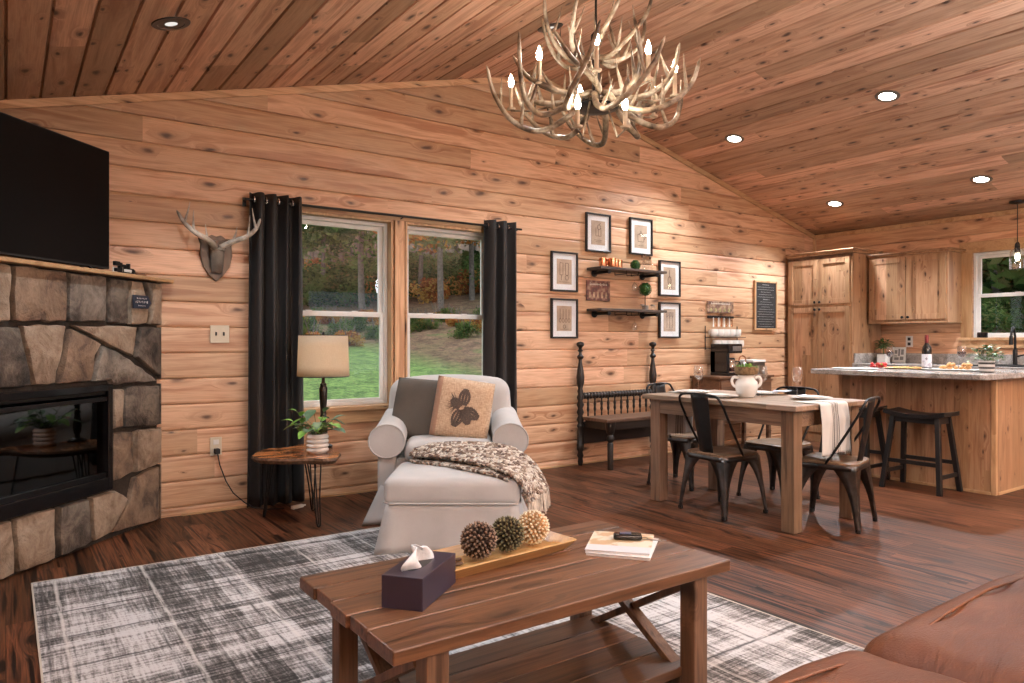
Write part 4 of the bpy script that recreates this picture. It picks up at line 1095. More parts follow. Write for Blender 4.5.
# spool rail
mb = MB(); a = Matrix.Rotation(PI/2, 4, 'Y'); pr = [(0,0)]
n = 23
for i in range(n):
    z = .03+ (BW-.06)*i/n; st_ = (BW-.06)/n
    pr += [(.016,z),(.030,z+st_*.25),(.032,z+st_*.5),(.030,z+st_*.75),(.016,z+st_)]
pr += [(0, BW-.02)]
mb.lathe(pr, 12, (0,0,.645), a); obj('spool_rail', mb, M['darkbench'], bn, smooth=50)
for i in range(10):
    x = .095 + i*(BW-.19)/9
    mb = MB(); turned(mb, x, 0, .45, .63, [(0,.006),(.1,.009),(.2,.006),(.35,.014),(.5,.010),(.65,.014),(.8,.006),(.9,.009),(1,.006)], 8); obj('spindle', mb, M['darkbench'], bn, smooth=50)
mb = MB(); mb.box(.02, BW-.02, -.012, .012, .20, .405); obj('lower_back_board', mb, M['darkbench'], bn, bev=.003)
mb = MB(); mb.box(.0, BW+.0, -.36, -.035, .425, .455); obj('seat', mb, M['benchseat'], bn, bev=.004)
mb = MB(); mb.box(.03, BW-.03, -.345, -.32, .355, .425); obj('front_apron', mb, M['darkbench'], bn, bev=.003)
for x in (.045, BW-.045):
    mb = MB(); mb.box(x-.012, x+.012, -.32, -.03, .355, .425); obj('side_apron', mb, M['darkbench'], bn, bev=.003)
    mb = MB(); turned(mb, x+.02, -.335, 0, .425, [(0,.0),(0,.024),(.02,.027),(.10,.027),(.55,.028),(.58,.020),(.62,.033),(.68,.037),(.74,.022),(.78,.036),(.9,.048),(1,.05)], 12); obj('front_leg', mb, M['darkbench'], bn, smooth=50)

# ================================================================= dining table
dt = thing('dining_table', 'brown plank dining table with square legs, set for four', 'dining table', (4.20, 3.11, 0))
mb = MB(); mb.box(-.405, .405, -.625, .625, .735, .768); obj('tabletop', mb, M['dineX'], dt, bev=.005)
for sx in (-1, 1):
    for sy in (-1, 1):
        mb = MB(); mb.box(sx*.318-.044, sx*.318+.044, sy*.538-.044, sy*.538+.044, 0, .735); obj('leg', mb, M['dineZ'], dt, bev=.004)
    mb = MB(); mb.box(sx*.345-.012, sx*.345+.012, -.494, .494, .635, .735); obj('apron', mb, M['dineA'], dt, bev=.002)
    mb = MB(); mb.box(-.274, .274, sx*.565-.012, sx*.565+.012, .635, .735); obj('apron', mb, M['dineA'], dt, bev=.002)
# ---- metal cafe chair, faces +x locally
def make_chair():
    t = thing('metal_dining_chair', '', 'chair')
    mb = MB(); S = .178
    def seatring(k, z): return rr(S*k+.0, S*k, z, .05*k, 4)
    rings = [seatring(.6, .408), seatring(.93, .412), seatring(1.0, .405)]
    vs = [[mb.v(p) for p in r_] for r_ in rings]; c = mb.v((0,0,.406))
    for A, B in zip(vs, vs[1:]):
        for i in range(len(A)): mb.f([A[i], A[(i+1)%len(A)], B[(i+1)%len(A)], B[i]])
    for i in range(len(vs[0])): mb.f([vs[0][i], vs[0][(i+1)%len(vs[0])], c])
    b = [mb.v(p) for p in seatring(1.0, .392)]
    for i in range(len(b)): mb.f([vs[-1][i], vs[-1][(i+1)%len(b)], b[(i+1)%len(b)], b[i]])
    mb.f(b); obj('seat', mb, M['seatwood'], t, smooth=40)
    mb = MB(); A = [mb.v(p) for p in seatring(.99, .393)]; B = [mb.v(p) for p in seatring(.99, .36)]
    for i in range(len(A)): mb.f([A[i], A[(i+1)%len(A)], B[(i+1)%len(A)], B[i]])
    obj('seat_frame', mb, M['gun_metal'], t, smooth=60, solid=.006)
    for sx in (-1, 1):
        for sy in (-1, 1):
            mb = MB(); n = 12
            top = Vector((sx*.168, sy*.168, .388)); bot = Vector((sx*.205, sy*.205, 0.004)); rows = []
            for i in range(n+1):
                t_ = i/n; c = top.lerp(bot, t_); w = .024+.020*(1-t_)+.105*(1-t_)**3.4
                rows.append([mb.v((c.x-sx*w, c.y, c.z)), mb.v((c.x-sx*w*.35, c.y+sy*.004, c.z)), mb.v((c.x, c.y, c.z)), mb.v((c.x+sx*.004, c.y-sy*w*.35, c.z)), mb.v((c.x, c.y-sy*w, c.z))])
            for P, Q in zip(rows, rows[1:]):
                for k in range(4): mb.f([P[k], P[k+1], Q[k+1], Q[k]])
            lg = obj('leg', mb, M['gun_metal'], t, smooth=35, solid=.005)
            mb = MB(); mb.cbox((bot.x-sx*.009, bot.y-sy*.009, .012), (.026, .026, .024)); obj('rubber_foot', mb, M['black_matte'], lg, bev=.004)
    # cross struts under the seat
    mb = MB(); mb.tube([(-.13,-.13,.375),(.13,.13,.375)], .006, 6); mb.tube([(-.13,.13,.375),(.13,-.13,.375)], .006, 6); obj('under_brace', mb, M['gun_metal'], t)
    # hoop
    P = [(.0,-.178,.395),(-.07,-.186,.50),(-.155,-.19,.64),(-.215,-.186,.75),(-.228,-.155,.79),(-.232,-.08,.800),(-.233,0,.802)]
    P = P + [(x, -y, z) for x, y, z in P[-2::-1]]
    mb = MB(); mb.tube(antler_curve(P, 5), .0085, 8); obj('back_hoop', mb, M['black_metal'], t, smooth=180)
    mb = MB()
    def sl(u, v):
        w = .058+.020*v; y = (u-.5)*2*w
        x0 = -.160 -.075*v; return (x0-.018*math.cos((u-.5)*PI)*.9+.010, y, .40+.405*v)
    mb.grid(sl, 8, 10); obj('back_slat', mb, M['black_metal'], t, smooth=180, solid=.003)
    return t
G = 'metal chairs round the dining table'
chA = make_chair(); chA.location = (3.985, 3.165, 0); chA.rotation_euler.z = R(-4); chA['group'] = G
chA['label'] = 'black metal chair on the near long side of the dining table, back towards the camera'
dup(chA, (4.31, 2.555, 0), R(105), 'black metal chair at the near end of the dining table, nearest the bar stools', G)
dup(chA, (4.66, 3.20, 0), R(178), 'black metal chair on the far side of the table, facing the camera', G)
dup(chA, (4.47, 3.94, 0), R(-80), 'black metal chair at the far end of the dining table, beside the bench', G)
# towels hanging from the table ends
s = N('striped_linen'); p = s.pos(); sp = s.n('SeparateXYZ', {0: p}); fr = s.math('ABSOLUTE', sp.outputs[0])
c = (.62,.60,.56)
def stripe(c, x0, w, col, f=.85): return s.mix(s.math('MULTIPLY', s.mr(s.math('ABSOLUTE', s.math('SUBTRACT', sp.outputs[0], x0)), w, w+.001, 1, 0), f), c, col)
for x0, w in ((-.03,.0022),(-.018,.0035),(-.004,.0018),(.010,.005),(.022,.002),(.034,.003)): c = stripe(c, x0, w, (.04,.035,.03))
M['towel'] = s.pbr(c, .95, 0, s.bump(s.noise(p, 350, 1), .3, .003))
def towel(loc, rz, L, label, w=.19):
    t = thing('linen_towel', label, 'towel', loc, rz, 'striped towels hanging from the table ends')
    mb = MB()
    def fn(u, v):
        s_ = v*(.16+L); x = (u-.5)*w*(1-.10*math.sin(PI*v)); wob = .007*math.sin(u*11+v*4)+.005*math.sin(u*23)
        if s_ < .16: return (x, .16-s_, .0045+.001*math.sin(u*9))
        k = s_-.16; return (x, -.010-.018*min(1, k/.1)+wob*min(1, k/.08), .0045-k-.004*math.sin(u*7))
    mb.grid(fn, 26, 34); obj('cloth', mb, M['towel'], t, smooth=180, solid=.003)
    mb = MB()
    for i in range(26):
        p_ = Vector(fn(i/25, 1)); mb.tube([p_, p_+Vector((.001,0,-.016))], .0009, 3)
    obj('fringe', mb, M['towel'], t)
towel((4.175, 2.485, .7685), 0, .31, 'white towel with dark stripes hanging off the near end of the dining table', .33)
towel((4.22, 3.735, .7685), PI, .33, 'white striped towel hanging off the far end of the dining table, next to the bench', .33)
# place settings
TZ2 = .7685
def plate_set(x, y, label, rz=0):
    t = thing('plate_stack', label, 'plate', (x, y, TZ2), rz, 'white plates on the dining table')
    mb = MB(); mb.lathe([(0,.004),(.07,.004),(.085,.002),(.125,.013),(.132,.017),(.13,.019),(.12,.017),(.085,.008),(0,.008)], 28); obj('dinner_plate', mb, M['ceramic'], t, smooth=50)
    return t
def stack(x, y, l1, l2, nap=None):
    a = thing('dinner_plate', l1, 'plate', (x, y, TZ2), 0, 'white plates on the dining table')
    mb = MB(); mb.lathe([(0,.0),(.075,.0),(.085,.003),(.125,.014),(.131,.016),(.129,.018),(.12,.017),(.082,.007),(0,.006)], 30); obj('dish', mb, M['ceramic'], a, smooth=50)
    mb = MB(); mb.lathe([(.075,.0),(.08,-.0005),(.08,.002),(.075,.002)], 20); obj('foot_ring', mb, M['ceramic'], a)
    b = tag(obj('salad_plate', MB().lathe([(0,.0),(.05,.0),(.06,.003),(.088,.011),(.094,.013),(.092,.015),(.084,.013),(.058,.006),(0,.005)], 26), M['ceramic'], smooth=50), l2, 'plate', 'small plates stacked on the dinner plates')
    b.location = (x, y, TZ2+.0075)
stack(3.99, 3.20, 'white dinner plate on the table in front of the near-side chair', 'small white plate stacked on the near-side dinner plate')
stack(4.34, 2.73, 'white dinner plate at the near end of the table, above the striped towel', 'small white plate stacked on the near-end dinner plate')
stack(4.44, 3.20, 'white dinner plate at the far side of the table, right of the pitcher', 'small white plate stacked on the far-side dinner plate')
stack(4.15, 3.56, 'white dinner plate at the far end of the table, left of the wine glasses', 'small white plate stacked on the far-end dinner plate')
nap = tag(obj('napkin', MB().grid(lambda u, v: ((u-.5)*.16, (v-.5)*.10, .003+.004*math.sin(u*9)*math.sin(v*5)+.004), 14, 10), fabric('pale_blue_napkin', (.46,.52,.60), .05, 300), smooth=180, solid=.004), 'pale blue folded napkin on the table in front of the far-side chair', 'napkin')
nap.location = (4.55, 3.10, TZ2+.019); nap.rotation_euler.z = .3
# place mats
WG = [(.0,.0),(.034,.0),(.035,.003),(.006,.008),(.0035,.03),(.0035,.085),(.010,.095),(.030,.115),(.037,.145),(.034,.18),(.028,.205),(.027,.205),(.033,.18),(.0355,.146),(.028,.118),(.0,.099)]
def wineglass(loc, label, group='wine glasses on the dining table', wine=None, k=1.0):
    t = thing('wine_glass', label, 'wine glass', loc, 0, group)
    obj('glass_body', MB().lathe([(r*k, z*k) for r, z in WG], 20, ), M['wineglass'], t, smooth=60)
    if wine: obj('red_wine', MB().lathe([(0,.100*k),(.026*k,.118*k),(.0345*k,.14*k),(.034*k,.158*k),(0,.158*k)], 18), wine, t, smooth=50)
    return t
wineglass((4.23, 3.58, TZ2), 'empty wine glass leftmost on the dining table, near the bench')
wineglass((4.27, 3.06, TZ2), 'empty wine glass right beside the white pitcher on the dining table', k=1.05)
wineglass((4.49, 2.93, TZ2), 'empty wine glass rightmost on the dining table, before the tall cabinet')
# white pitcher with succulents
pj_ = thing('white_jar', 'white two-handled ceramic jar holding greenery, centred on the dining table', 'vase', (4.15, 3.095, TZ2), R(-35))
mb = MB(); mb.lathe([(0,0),(.052,0),(.056,.006),(.070,.04),(.077,.075),(.072,.105),(.055,.125),(.050,.138),(.060,.150),(.056,.150),(.045,.138),(.05,.125),(0,.12)], 26); obj('jar_body', mb, M['ceramic'], pj_, smooth=60)
for sg in (-1, 1):
    mb = MB(); mb.tube(antler_curve([(sg*.056,0,.132),(sg*.085,0,.138),(sg*.100,0,.115),(sg*.092,0,.085),(sg*.072,0,.07)], 5), .0075, 8, flat=1.3); obj('handle', mb, M['ceramic'], pj_, smooth=180)
gr = thing('succulent_bunch', 'green leaves spilling over a brown basket liner in the white jar', 'plant', (4.15, 3.095, TZ2+.148), R(-35))
mb = MB(); mb.lathe([(0,-.02),(.045,-.02),(.05,.005),(.074,.012),(.082,.04),(.078,.062),(.070,.060),(0,.05)], 20); obj('basket_liner', mb, plain('brown_moss', (.17,.11,.055), .95, scale=60, var=.5, bump=.8), gr, smooth=50)
mb = MB(); rs = random.Random(31)
for i in range(60):
    a = rs.uniform(0, 2*PI); r_ = rs.uniform(0, .07); leafmesh(mb, (r_*math.cos(a), r_*math.sin(a), .048), (math.cos(a)*.5, math.sin(a)*.5, rs.uniform(.2, 1.2)), rs.uniform(.025,.05), .008, .1, n=3)
obj('foliage', mb, M['leaf_bright'], gr, smooth=180)
# ================================================================= bar stools
def make_stool():
    t = thing('bar_stool', '', 'stool')
    mb = MB()
    def sd_(sg):
        def f(u, v):
            x = (u-.5)*.25; y = (v-.5)*.46
            z = .590 + .030*(abs(v-.5)*2)**2.0 - (.008*(1-(abs(u-.5)*2)**2) if sg > 0 else 0)
            return (x, y, z + (0 if sg > 0 else -.034))
        return f
    A = {}
    n1, n2 = 8, 16
    top = [[mb.v(sd_(1)(i/n1, j/n2)) for j in range(n2+1)] for i in range(n1+1)]; bo = [[mb.v(sd_(-1)(i/n1, j/n2)) for j in range(n2+1)] for i in range(n1+1)]
    for i in range(n1):
        for j in range(n2):
            mb.f([top[i][j], top[i+1][j], top[i+1][j+1], top[i][j+1]]); mb.f([bo[i][j], bo[i][j+1], bo[i+1][j+1], bo[i+1][j]])
    for i in range(n1): mb.f([top[i][0], bo[i][0], bo[i+1][0], top[i+1][0]]); mb.f([top[i][n2], top[i+1][n2], bo[i+1][n2], bo[i][n2]])
    for j in range(n2): mb.f([top[0][j], top[0][j+1], bo[0][j+1], bo[0][j]]); mb.f([top[n1][j], bo[n1][j], bo[n1][j+1], top[n1][j+1]])
    obj('saddle_seat', mb, M['black_wood'], t, smooth=50, bev=.003)
    for sx in (-1, 1):
        for sy in (-1, 1):
            mb = MB(); mb.bar((sx*.085, sy*.165, .572), (sx*.165, sy*.215, 0), .034, .034, (0,1,0)); obj('leg', mb, M['black_wood'], t, bev=.003)
        def at(z, sy): k = 1-z/.572; return (sx*(.085+.08*k), sy*(.165+.05*k), z)
        mb = MB(); mb.bar(at(.22, -1), at(.22, 1), .018, .03); obj('long_rail', mb, M['black_wood'], t, bev=.002)
        mb = MB(); mb.bar(at(.545, -1), at(.545, 1), .018, .045); obj('seat_rail', mb, M['black_wood'], t, bev=.002)
    for sy in (-1, 1):
        def at2(z, sx): k = 1-z/.572; return (sx*(.085+.08*k), sy*(.165+.05*k), z)
        mb = MB(); mb.bar(at2(.13, -1), at2(.13, 1), .018, .03); obj('short_rail', mb, M['black_wood'], t, bev=.002)
        mb = MB(); mb.bar(at2(.545, -1), at2(.545, 1), .018, .045); obj('seat_rail', mb, M['black_wood'], t, bev=.002)
    return t
st1 = make_stool(); st1.location = (5.83, 2.74, 0); st1['label'] = 'black saddle-seat bar stool at the island, the nearer and fully visible one'; st1['group'] = 'bar stools at the island'
dup(st1, (5.85, 3.30, 0), 0, 'black saddle-seat bar stool at the island, the farther one behind the metal chair', 'bar stools at the island')
# ================================================================= island
IX, IY0, IY1 = 6.03, 2.295, 3.52
isl = thing('kitchen_island', 'knotty pine kitchen island with vertical board panels', 'kitchen island', (6.45, 2.9, 0))
def at(parent, mb, name, mat, **k):
    mb.bm.transform(Matrix.Translation(-Vector(parent.location))); return obj(name, mb, mat, parent, **k)
mb = MB(); mb.box(IX+.012, IX+.80, IY0+.012, IY1-.012, 0, .872); at(isl, mb, 'body', M['cabX'])
mb = MB(); mb.box(IX, IX+.012, IY0+.03, IY1-.03, .02, .872); at(isl, mb, 'front_panel', M['cabV'])
mb = MB(); mb.box(IX+.03, IX+.80, IY0, IY0+.012, .02, .872); at(isl, mb, 'end_panel', M['cabX'])
mb = MB(); mb.box(IX-.006, IX+.03, IY0-.006, IY0+.03, 0, .872); at(isl, mb, 'corner_trim', M['trimZ'], bev=.003)
mb = MB(); mb.box(IX-.006, IX+.03, IY1-.03, IY1+.006, 0, .872); at(isl, mb, 'corner_trim', M['trimZ'], bev=.003)
mb = MB(); mb.box(IX-.012, IX-.001, IY0+.03, IY1-.03, 0, .022); at(isl, mb, 'base_strip', M['trim'], bev=.002)
mb = MB(); mb.box(IX+.03, IX+.80, IY0-.012, IY0-.001, 0, .022); at(isl, mb, 'base_strip', M['trim'], bev=.002)
s = N('grey_granite_laminate'); p = s.pos(); n1 = s.noise(p, 9, 5, .7, .8); n2 = s.noise(p, 120, 3, .7)
c = s.ramp(s.math('ADD', s.math('MULTIPLY', n1, .6), s.math('MULTIPLY', n2, .4)), [(.34, (.10,.09,.08)), (.48, (.30,.285,.27)), (.62, (.52,.50,.475))]); M['granite'] = s.pbr(c, .22)
def rrc(x0, x1, y0, y1, r, k=5):
    out = []
    for cx, cy, a0 in ((x1-r, y1-r, 0), (x0+r, y1-r, PI/2), (x0+r, y0+r, PI), (x1-r, y0+r, 1.5*PI)):
        for i in range(k+1):
            a = a0+PI/2*i/k; out.append((cx+r*math.cos(a), cy+r*math.sin(a)))
    return out
it = thing('island_countertop', 'speckled grey countertop lying on the kitchen island', 'countertop', (6.2, 2.85, .873))
mb = MB(); mb.prism(rrc(5.67, 6.88, 2.215, 3.60, .06), .873, .915); at(it, mb, 'slab', M['granite'], bev=.006)
# ================================================================= wall run of cabinets
def panel_door(parent, y0, y1, z0, z1, x, knob=None, mat='cabV'):
    """shaker door facing -x at plane x"""
    d = None; fw = .058
    mb = MB()
    for (a, b, c, d_) in ((y0, y0+fw, z0, z1), (y1-fw, y1, z0, z1), (y0+fw, y1-fw, z0, z0+fw), (y0+fw, y1-fw, z1-fw, z1)):
        mb.box(x-.02, x, a, b, c, d_)
    mb.box(x-.011, x, y0+fw, y1-fw, z0+fw, z1-fw)
    dr = at(parent, mb, 'door', M[mat], bev=.002)
    if knob:
        mb = MB(); A = Matrix.Rotation(-PI/2, 4, 'Y')
        mb.lathe([(0,0),(.005,0),(.005,.012),(.014,.016),(.015,.024),(.010,.029),(0,.03)], 12, (x-.02, knob[0], knob[1]), A)
        mb.bm.transform(Matrix.Translation(-Vector(parent.location))); obj('knob', mb, M['black_metal'], dr, smooth=60)
tc = thing('pantry_cabinet', 'tall four-door knotty pine pantry cabinet in the corner', 'cabinet', (7.9, 4.69, 0))
ty0, ty1, tx = 4.30, 5.10, 7.62
mb = MB(); mb.box(tx, EX-.012, ty0, ty1, 0, 2.13); at(tc, mb, 'carcass', M['cabX'], bev=.002)
mb = MB(); mb.box(tx-.03, EX-.012, ty0-.025, ty1, 2.13, 2.165); mb.box(tx-.045, EX-.012, ty0-.04, ty1, 2.165, 2.18); at(tc, mb, 'crown', M['cabX'], bev=.006)
ym = (ty0+ty1)/2
for (a, b, kn) in ((ty0+.022, ym-.003, ym-.03), (ym+.003, ty1-.022, ym+.03)):
    panel_door(tc, a, b, 1.575, 2.09, tx, (kn, 1.60)); panel_door(tc, a, b, .11, 1.54, tx, (kn, 1.515))
uc = thing('wall_cabinet', 'two-door knotty pine wall cabinet left of the kitchen window', 'cabinet', (8.05, 3.86, 1.365))
uy0, uy1, ux = 3.445, 4.275, 7.91
mb = MB(); mb.box(ux, EX-.012, uy0, uy1, 1.365, 2.08); at(uc, mb, 'carcass', M['cabX'], bev=.002)
mb = MB(); mb.box(ux-.025, EX-.012, uy0-.025, uy1, 2.08, 2.10); mb.box(ux-.045, EX-.012, uy0-.045, uy1, 2.10, 2.115); at(uc, mb, 'crown', M['cabX'], bev=.006)
mb = MB(); mb.box(ux-.012, EX-.012, uy0-.006, uy1, 1.345, 1.365); at(uc, mb, 'bottom_rail', M['cabX'], bev=.003)
ym = (uy0+uy1)/2
panel_door(uc, uy0+.02, ym-.003, 1.385, 2.06, ux, (ym-.03, 1.41)); panel_door(uc, ym+.003, uy1-.02, 1.385, 2.06, ux, (ym+.03, 1.41))
bc = thing('base_cabinet', 'long knotty pine base cabinet under the kitchen window', 'cabinet', (7.93, 2.5, 0))
mb = MB(); mb.box(7.65, EX-.012, .9, 4.295, .1, .872); mb.box(7.70, EX-.012, .9, 4.295, 0, .1); at(bc, mb, 'carcass', M['cabX'], bev=.002)
for i in range(7):
    a = .93+i*.48; panel_door(bc, a, a+.46, .13, .68, 7.65, (a+.42, .64)); 
    mb = MB(); mb.box(7.632, 7.65, a, a+.46, .70, .86); dw = at(bc, mb, 'drawer_front', M['cabV'], bev=.002)
    mb = MB(); mb.lathe([(0,0),(.005,0),(.005,.012),(.014,.016),(.015,.024),(.010,.029),(0,.03)], 12, (7.632, a+.23, .78), Matrix.Rotation(-PI/2, 4, 'Y'))
    mb.bm.transform(Matrix.Translation(-Vector(bc.location))); obj('knob', mb, M['black_metal'], dw, smooth=60)
bt = thing('back_countertop', 'grey countertop with low backsplash along the kitchen wall', 'countertop', (7.93, 2.5, .873))
mb = MB(); mb.box(7.61, EX-.012, .88, 4.297, .873, .912); at(bt, mb, 'slab', M['granite'], bev=.005)
mb = MB(); mb.box(EX-.032, EX-.012, .88, 4.297, .9125, 1.02); mb.box(7.64, EX-.033, 4.277, 4.297, .9125, 1.02); at(bt, mb, 'backsplash', M['granite'], bev=.003)
# sink rim and faucet
sk = thing('kitchen_sink', 'dark sink basin rim under the kitchen window', 'sink', (7.9, 2.78, .9125))
mb = MB(); mb.box(-.2, .2, -.36, -.34, .0, .010); mb.box(-.2, .2, .34, .36, 0, .010); mb.box(-.2, -.18, -.34, .34, 0, .010); mb.box(.18, .2, -.34, .34, 0, .010); obj('rim', mb, M['black_metal'], sk, bev=.003)
mb = MB(); mb.box(-.18, .18, -.34, .34, .0, .004); obj('basin', mb, M['black_matte'], sk)
fc = thing('kitchen_faucet', 'matte black gooseneck faucet in front of the kitchen window', 'faucet', (8.12, 2.92, .9125))
mb = MB(); mb.lathe([(0,0),(.03,0),(.03,.008),(.021,.014),(.020,.07),(.022,.14),(.018,.16),(0,.16)], 16); obj('body', mb, M['black_metal'], fc, smooth=50)
mb = MB(); mb.tube(antler_curve([(0,0,.15),(0,0,.26),(-.02,-.0,.335),(-.075,-.01,.375),(-.135,-.02,.34),(-.15,-.02,.27)], 6), .0115, 10); obj('spout', mb, M['black_metal'], fc, smooth=180)
mb = MB(); mb.tube([(-.15,-.02,.29),(-.153,-.02,.205)], [.016,.019], 10); obj('spray_head', mb, M['black_metal'], fc, smooth=60)
mb = MB(); mb.tube([(0,-.015,.09),(0,-.05,.10),(-.01,-.10,.115)], [.009,.008,.006], 8); obj('lever', mb, M['black_metal'], fc, smooth=60)
# outlets
for (y, z, lab) in ((3.985, 1.15, 'white wall outlet under the wall cabinet'),):
    t = thing('wall_outlet', lab, 'outlet', (EX-.009, y, z)); mb = MB(); mb.box(-.006, 0, -.038, .038, -.062, .062); obj('plate', mb, M['outwhite'], t, bev=.002)
    for q_ in (.0275, -.0275):
        mb = MB(); mb.box(-.009, -.006, -.016, .016, q_-.017, q_+.017); obj('socket', mb, M['darkslot'], t, bev=.001)
# sign on sill
t = thing('sill_block', 'tiny dark word block standing on the kitchen window sill', 'ornament', (8.21, 3.255, KW[2]+.0005))
mb = MB()
for (a, b, c, d_) in ((-.05,-.04,0,.045),(-.035,-.012,0,.01),(-.035,-.012,.035,.045),(-.035,-.028,0,.045),(-.004,.004,0,.045),(.01,.035,0,.01),(.01,.018,0,.045),(.028,.036,0,.045)): mb.box(-.008, .008, a, b, c, d_)
obj('letters', mb, M['black_wood'], t)
mb = MB(); mb.box(.009, .013, -.055, .04, 0, .055); obj('backing', mb, M['shelfwood'], t)
# pendant
pd_ = thing('pendant_light', 'pendant light with a clear glass jar shade by the kitchen window', 'pendant light', (8.05, 2.875, roofz(8.05)))
mb = MB(); mb.lathe([(0,-.03),(.03,-.03),(.066,-.018),(.07,-.002),(0,-.001)], 20); obj('canopy', mb, M['black_metal'], pd_, smooth=50)
mb = MB(); mb.tube([(0,0,-.02),(0,0,-.42)], .004, 6); obj('cord', mb, M['black_matte'], pd_)
mb = MB(); mb.lathe([(0,-.40),(.010,-.40),(.022,-.42),(.024,-.47),(.026,-.50),(0,-.50)], 14); obj('socket', mb, M['black_metal'], pd_, smooth=50)
mb = MB(); mb.lathe([(.028,-.455),(.050,-.475),(.064,-.50),(.068,-.60),(.066,-.66),(.064,-.66),(.066,-.60),(.062,-.502),(.048,-.478),(.026,-.458)], 22); obj('glass_shade', mb, M['wineglass'], pd_, smooth=60)
mb = MB(); mb.ell((0,0,-.545), (.022,.022,.036), 8); obj('bulb', mb, emit('pendant_bulb', (1,.82,.58), 22), pd_, smooth=180)
# ================================================================= things on the counters
CT = .9155
wine = plain('red_wine', (.03,.003,.006), .08, var=.0)
bt_ = thing('wine_bottle', 'dark red wine bottle with a white label on the island', 'bottle', (6.28, 2.90, CT), R(45))
botg = plain('bottle_glass', (.010,.010,.010), .08, var=0)
mb = MB(); mb.lathe([(0,.0),(.034,.0),(.037,.005),(.037,.165),(.034,.185),(.018,.21),(.014,.225),(.014,.245),(0,.245)], 24); obj('bottle_body', mb, botg, bt_, smooth=50)
mb = MB(); mb.lathe([(.0148,.222),(.0155,.224),(.0155,.286),(.013,.289),(0,.289)], 18); obj('foil', mb, plain('burgundy_foil', (.16,.02,.02), .3, .4), bt_, smooth=50)
s = N('bottle_label'); p = s.pos(); sp = s.n('SeparateXYZ', {0: p}); nz = s.noise(p, 30, 3)
c = s.mix(s.math('MULTIPLY', s.mr(s.math('SUBTRACT', nz, s.math('MULTIPLY', s.math('SUBTRACT', sp.outputs[2], .05), 4.0)), .45, .55), .8), (.62,.62,.68), (.25,.26,.33)); M['label'] = s.pbr(c, .5)
mb = MB(); mb.lathe([(.0375,.020),(.0375,.130)], 16, (0,0,0), None, R(60), R(260)); lb = obj('label_paper', mb, M['label'], bt_, smooth=180)
mb = MB(); 
for i, (a, z) in enumerate(((150,.088),(156,.094),(162,.088),(156,.082),(156,.10),(146,.092),(166,.092))): mb.lathe([(.0379,z-.003),(.0379,z+.003)], 2, (0,0,0), None, R(a-3), R(a+3))
obj('crest', mb, M['black_matte'], lb)
wineglass((6.66, 3.40, CT), 'glass of red wine behind the strawberries on the island', 'red wine glasses on the island', wine, .9)
wineglass((6.56, 2.75, CT), 'glass of red wine between the pastry tray and the striped plant pot', 'red wine glasses on the island', wine, .95)
def tray(name, label, cat, x, y, w, l, rz, mat):
    t = thing(name, label, cat, (x, y, CT), rz)
    mb = MB(); rg = [rr(w*.85, l*.9, 0), rr(w, l, .012), rr(w*.97, l*.98, .014), rr(w*.82, l*.88, .005)]
    vs = [[mb.v(p) for p in r_] for r_ in rg]
    for A, B in zip(vs, vs[1:]):
        for i in range(len(A)): mb.f([A[i], A[(i+1)%len(A)], B[(i+1)%len(A)], B[i]])
    mb.f(vs[0][::-1]); mb.f(vs[-1]); obj('dish', mb, mat, t, smooth=40); return t
tray('serving_plate', 'long white plate at the left end of the island countertop', 'plate', 5.80, 3.25, .08, .17, R(8), M['ceramic'])
tray('serving_tray', 'white serving tray of golden pastries on the island', 'tray', 6.22, 2.68, .10, .20, R(5), M['ceramic'])
tray('cutting_board', 'wooden board of cheese and crackers on the island', 'board', 6.30, 3.07, .13, .155, R(5), M['traywood'])
rs = random.Random(44)
past = plain('golden_pastry', (.62,.33,.12), .55, scale=40, var=.35, bump=.3)
for i in range(9):
    mb = MB(); mb.tube(antler_curve([(-.028,.006,.0),(-.012,-.004,.006),(.012,-.004,.006),(.028,.006,0)], 3), [.006,.010,.013,.015,.016,.015,.013,.012,.010,.006][:10], 8)
    o = obj('pastry', mb, past, smooth=60); lvl = 0 if i < 5 else 1
    o.location = (6.23+rs.uniform(-.04,.04), 2.565+(i%5)*.045+rs.uniform(-.01,.01), CT+.020+lvl*.024); o.rotation_euler = (0, 0, rs.uniform(0, 3))
    tag(o, 'golden pastry piled on the white serving tray', 'pastry', 'pastries on the serving tray')
berry = plain('strawberry_red', (.50,.03,.03), .35, scale=70, var=.2)
for i in range(16):
    mb = MB(); mb.lathe([(0,-.018),(.008,-.012),(.014,0),(.015,.008),(.008,.014),(0,.014)], 9); o = obj('strawberry', mb, berry, smooth=60)
    mb = MB()
    for k in range(5): leafmesh(mb, (0,0,.014), (math.cos(k*1.257), math.sin(k*1.257), .1), .012, .004, .1, n=2)
    obj('calyx', mb, M['leaf_bright'], o)
    o.location = (6.28+rs.uniform(-.05,.05), 3.30+rs.uniform(-.07,.07), CT+.0165+(.020 if i > 9 else 0)); o.rotation_euler = (1.4+rs.uniform(-.2,.2), 0, rs.uniform(0, 6))
    tag(o, 'red strawberry in the heap beside the cheese board', 'strawberry', 'strawberries on the island')
chz = plain('cheese', (.80,.55,.22), .5, var=.15); crk = plain('cracker', (.72,.50,.28), .7, scale=90, var=.2)
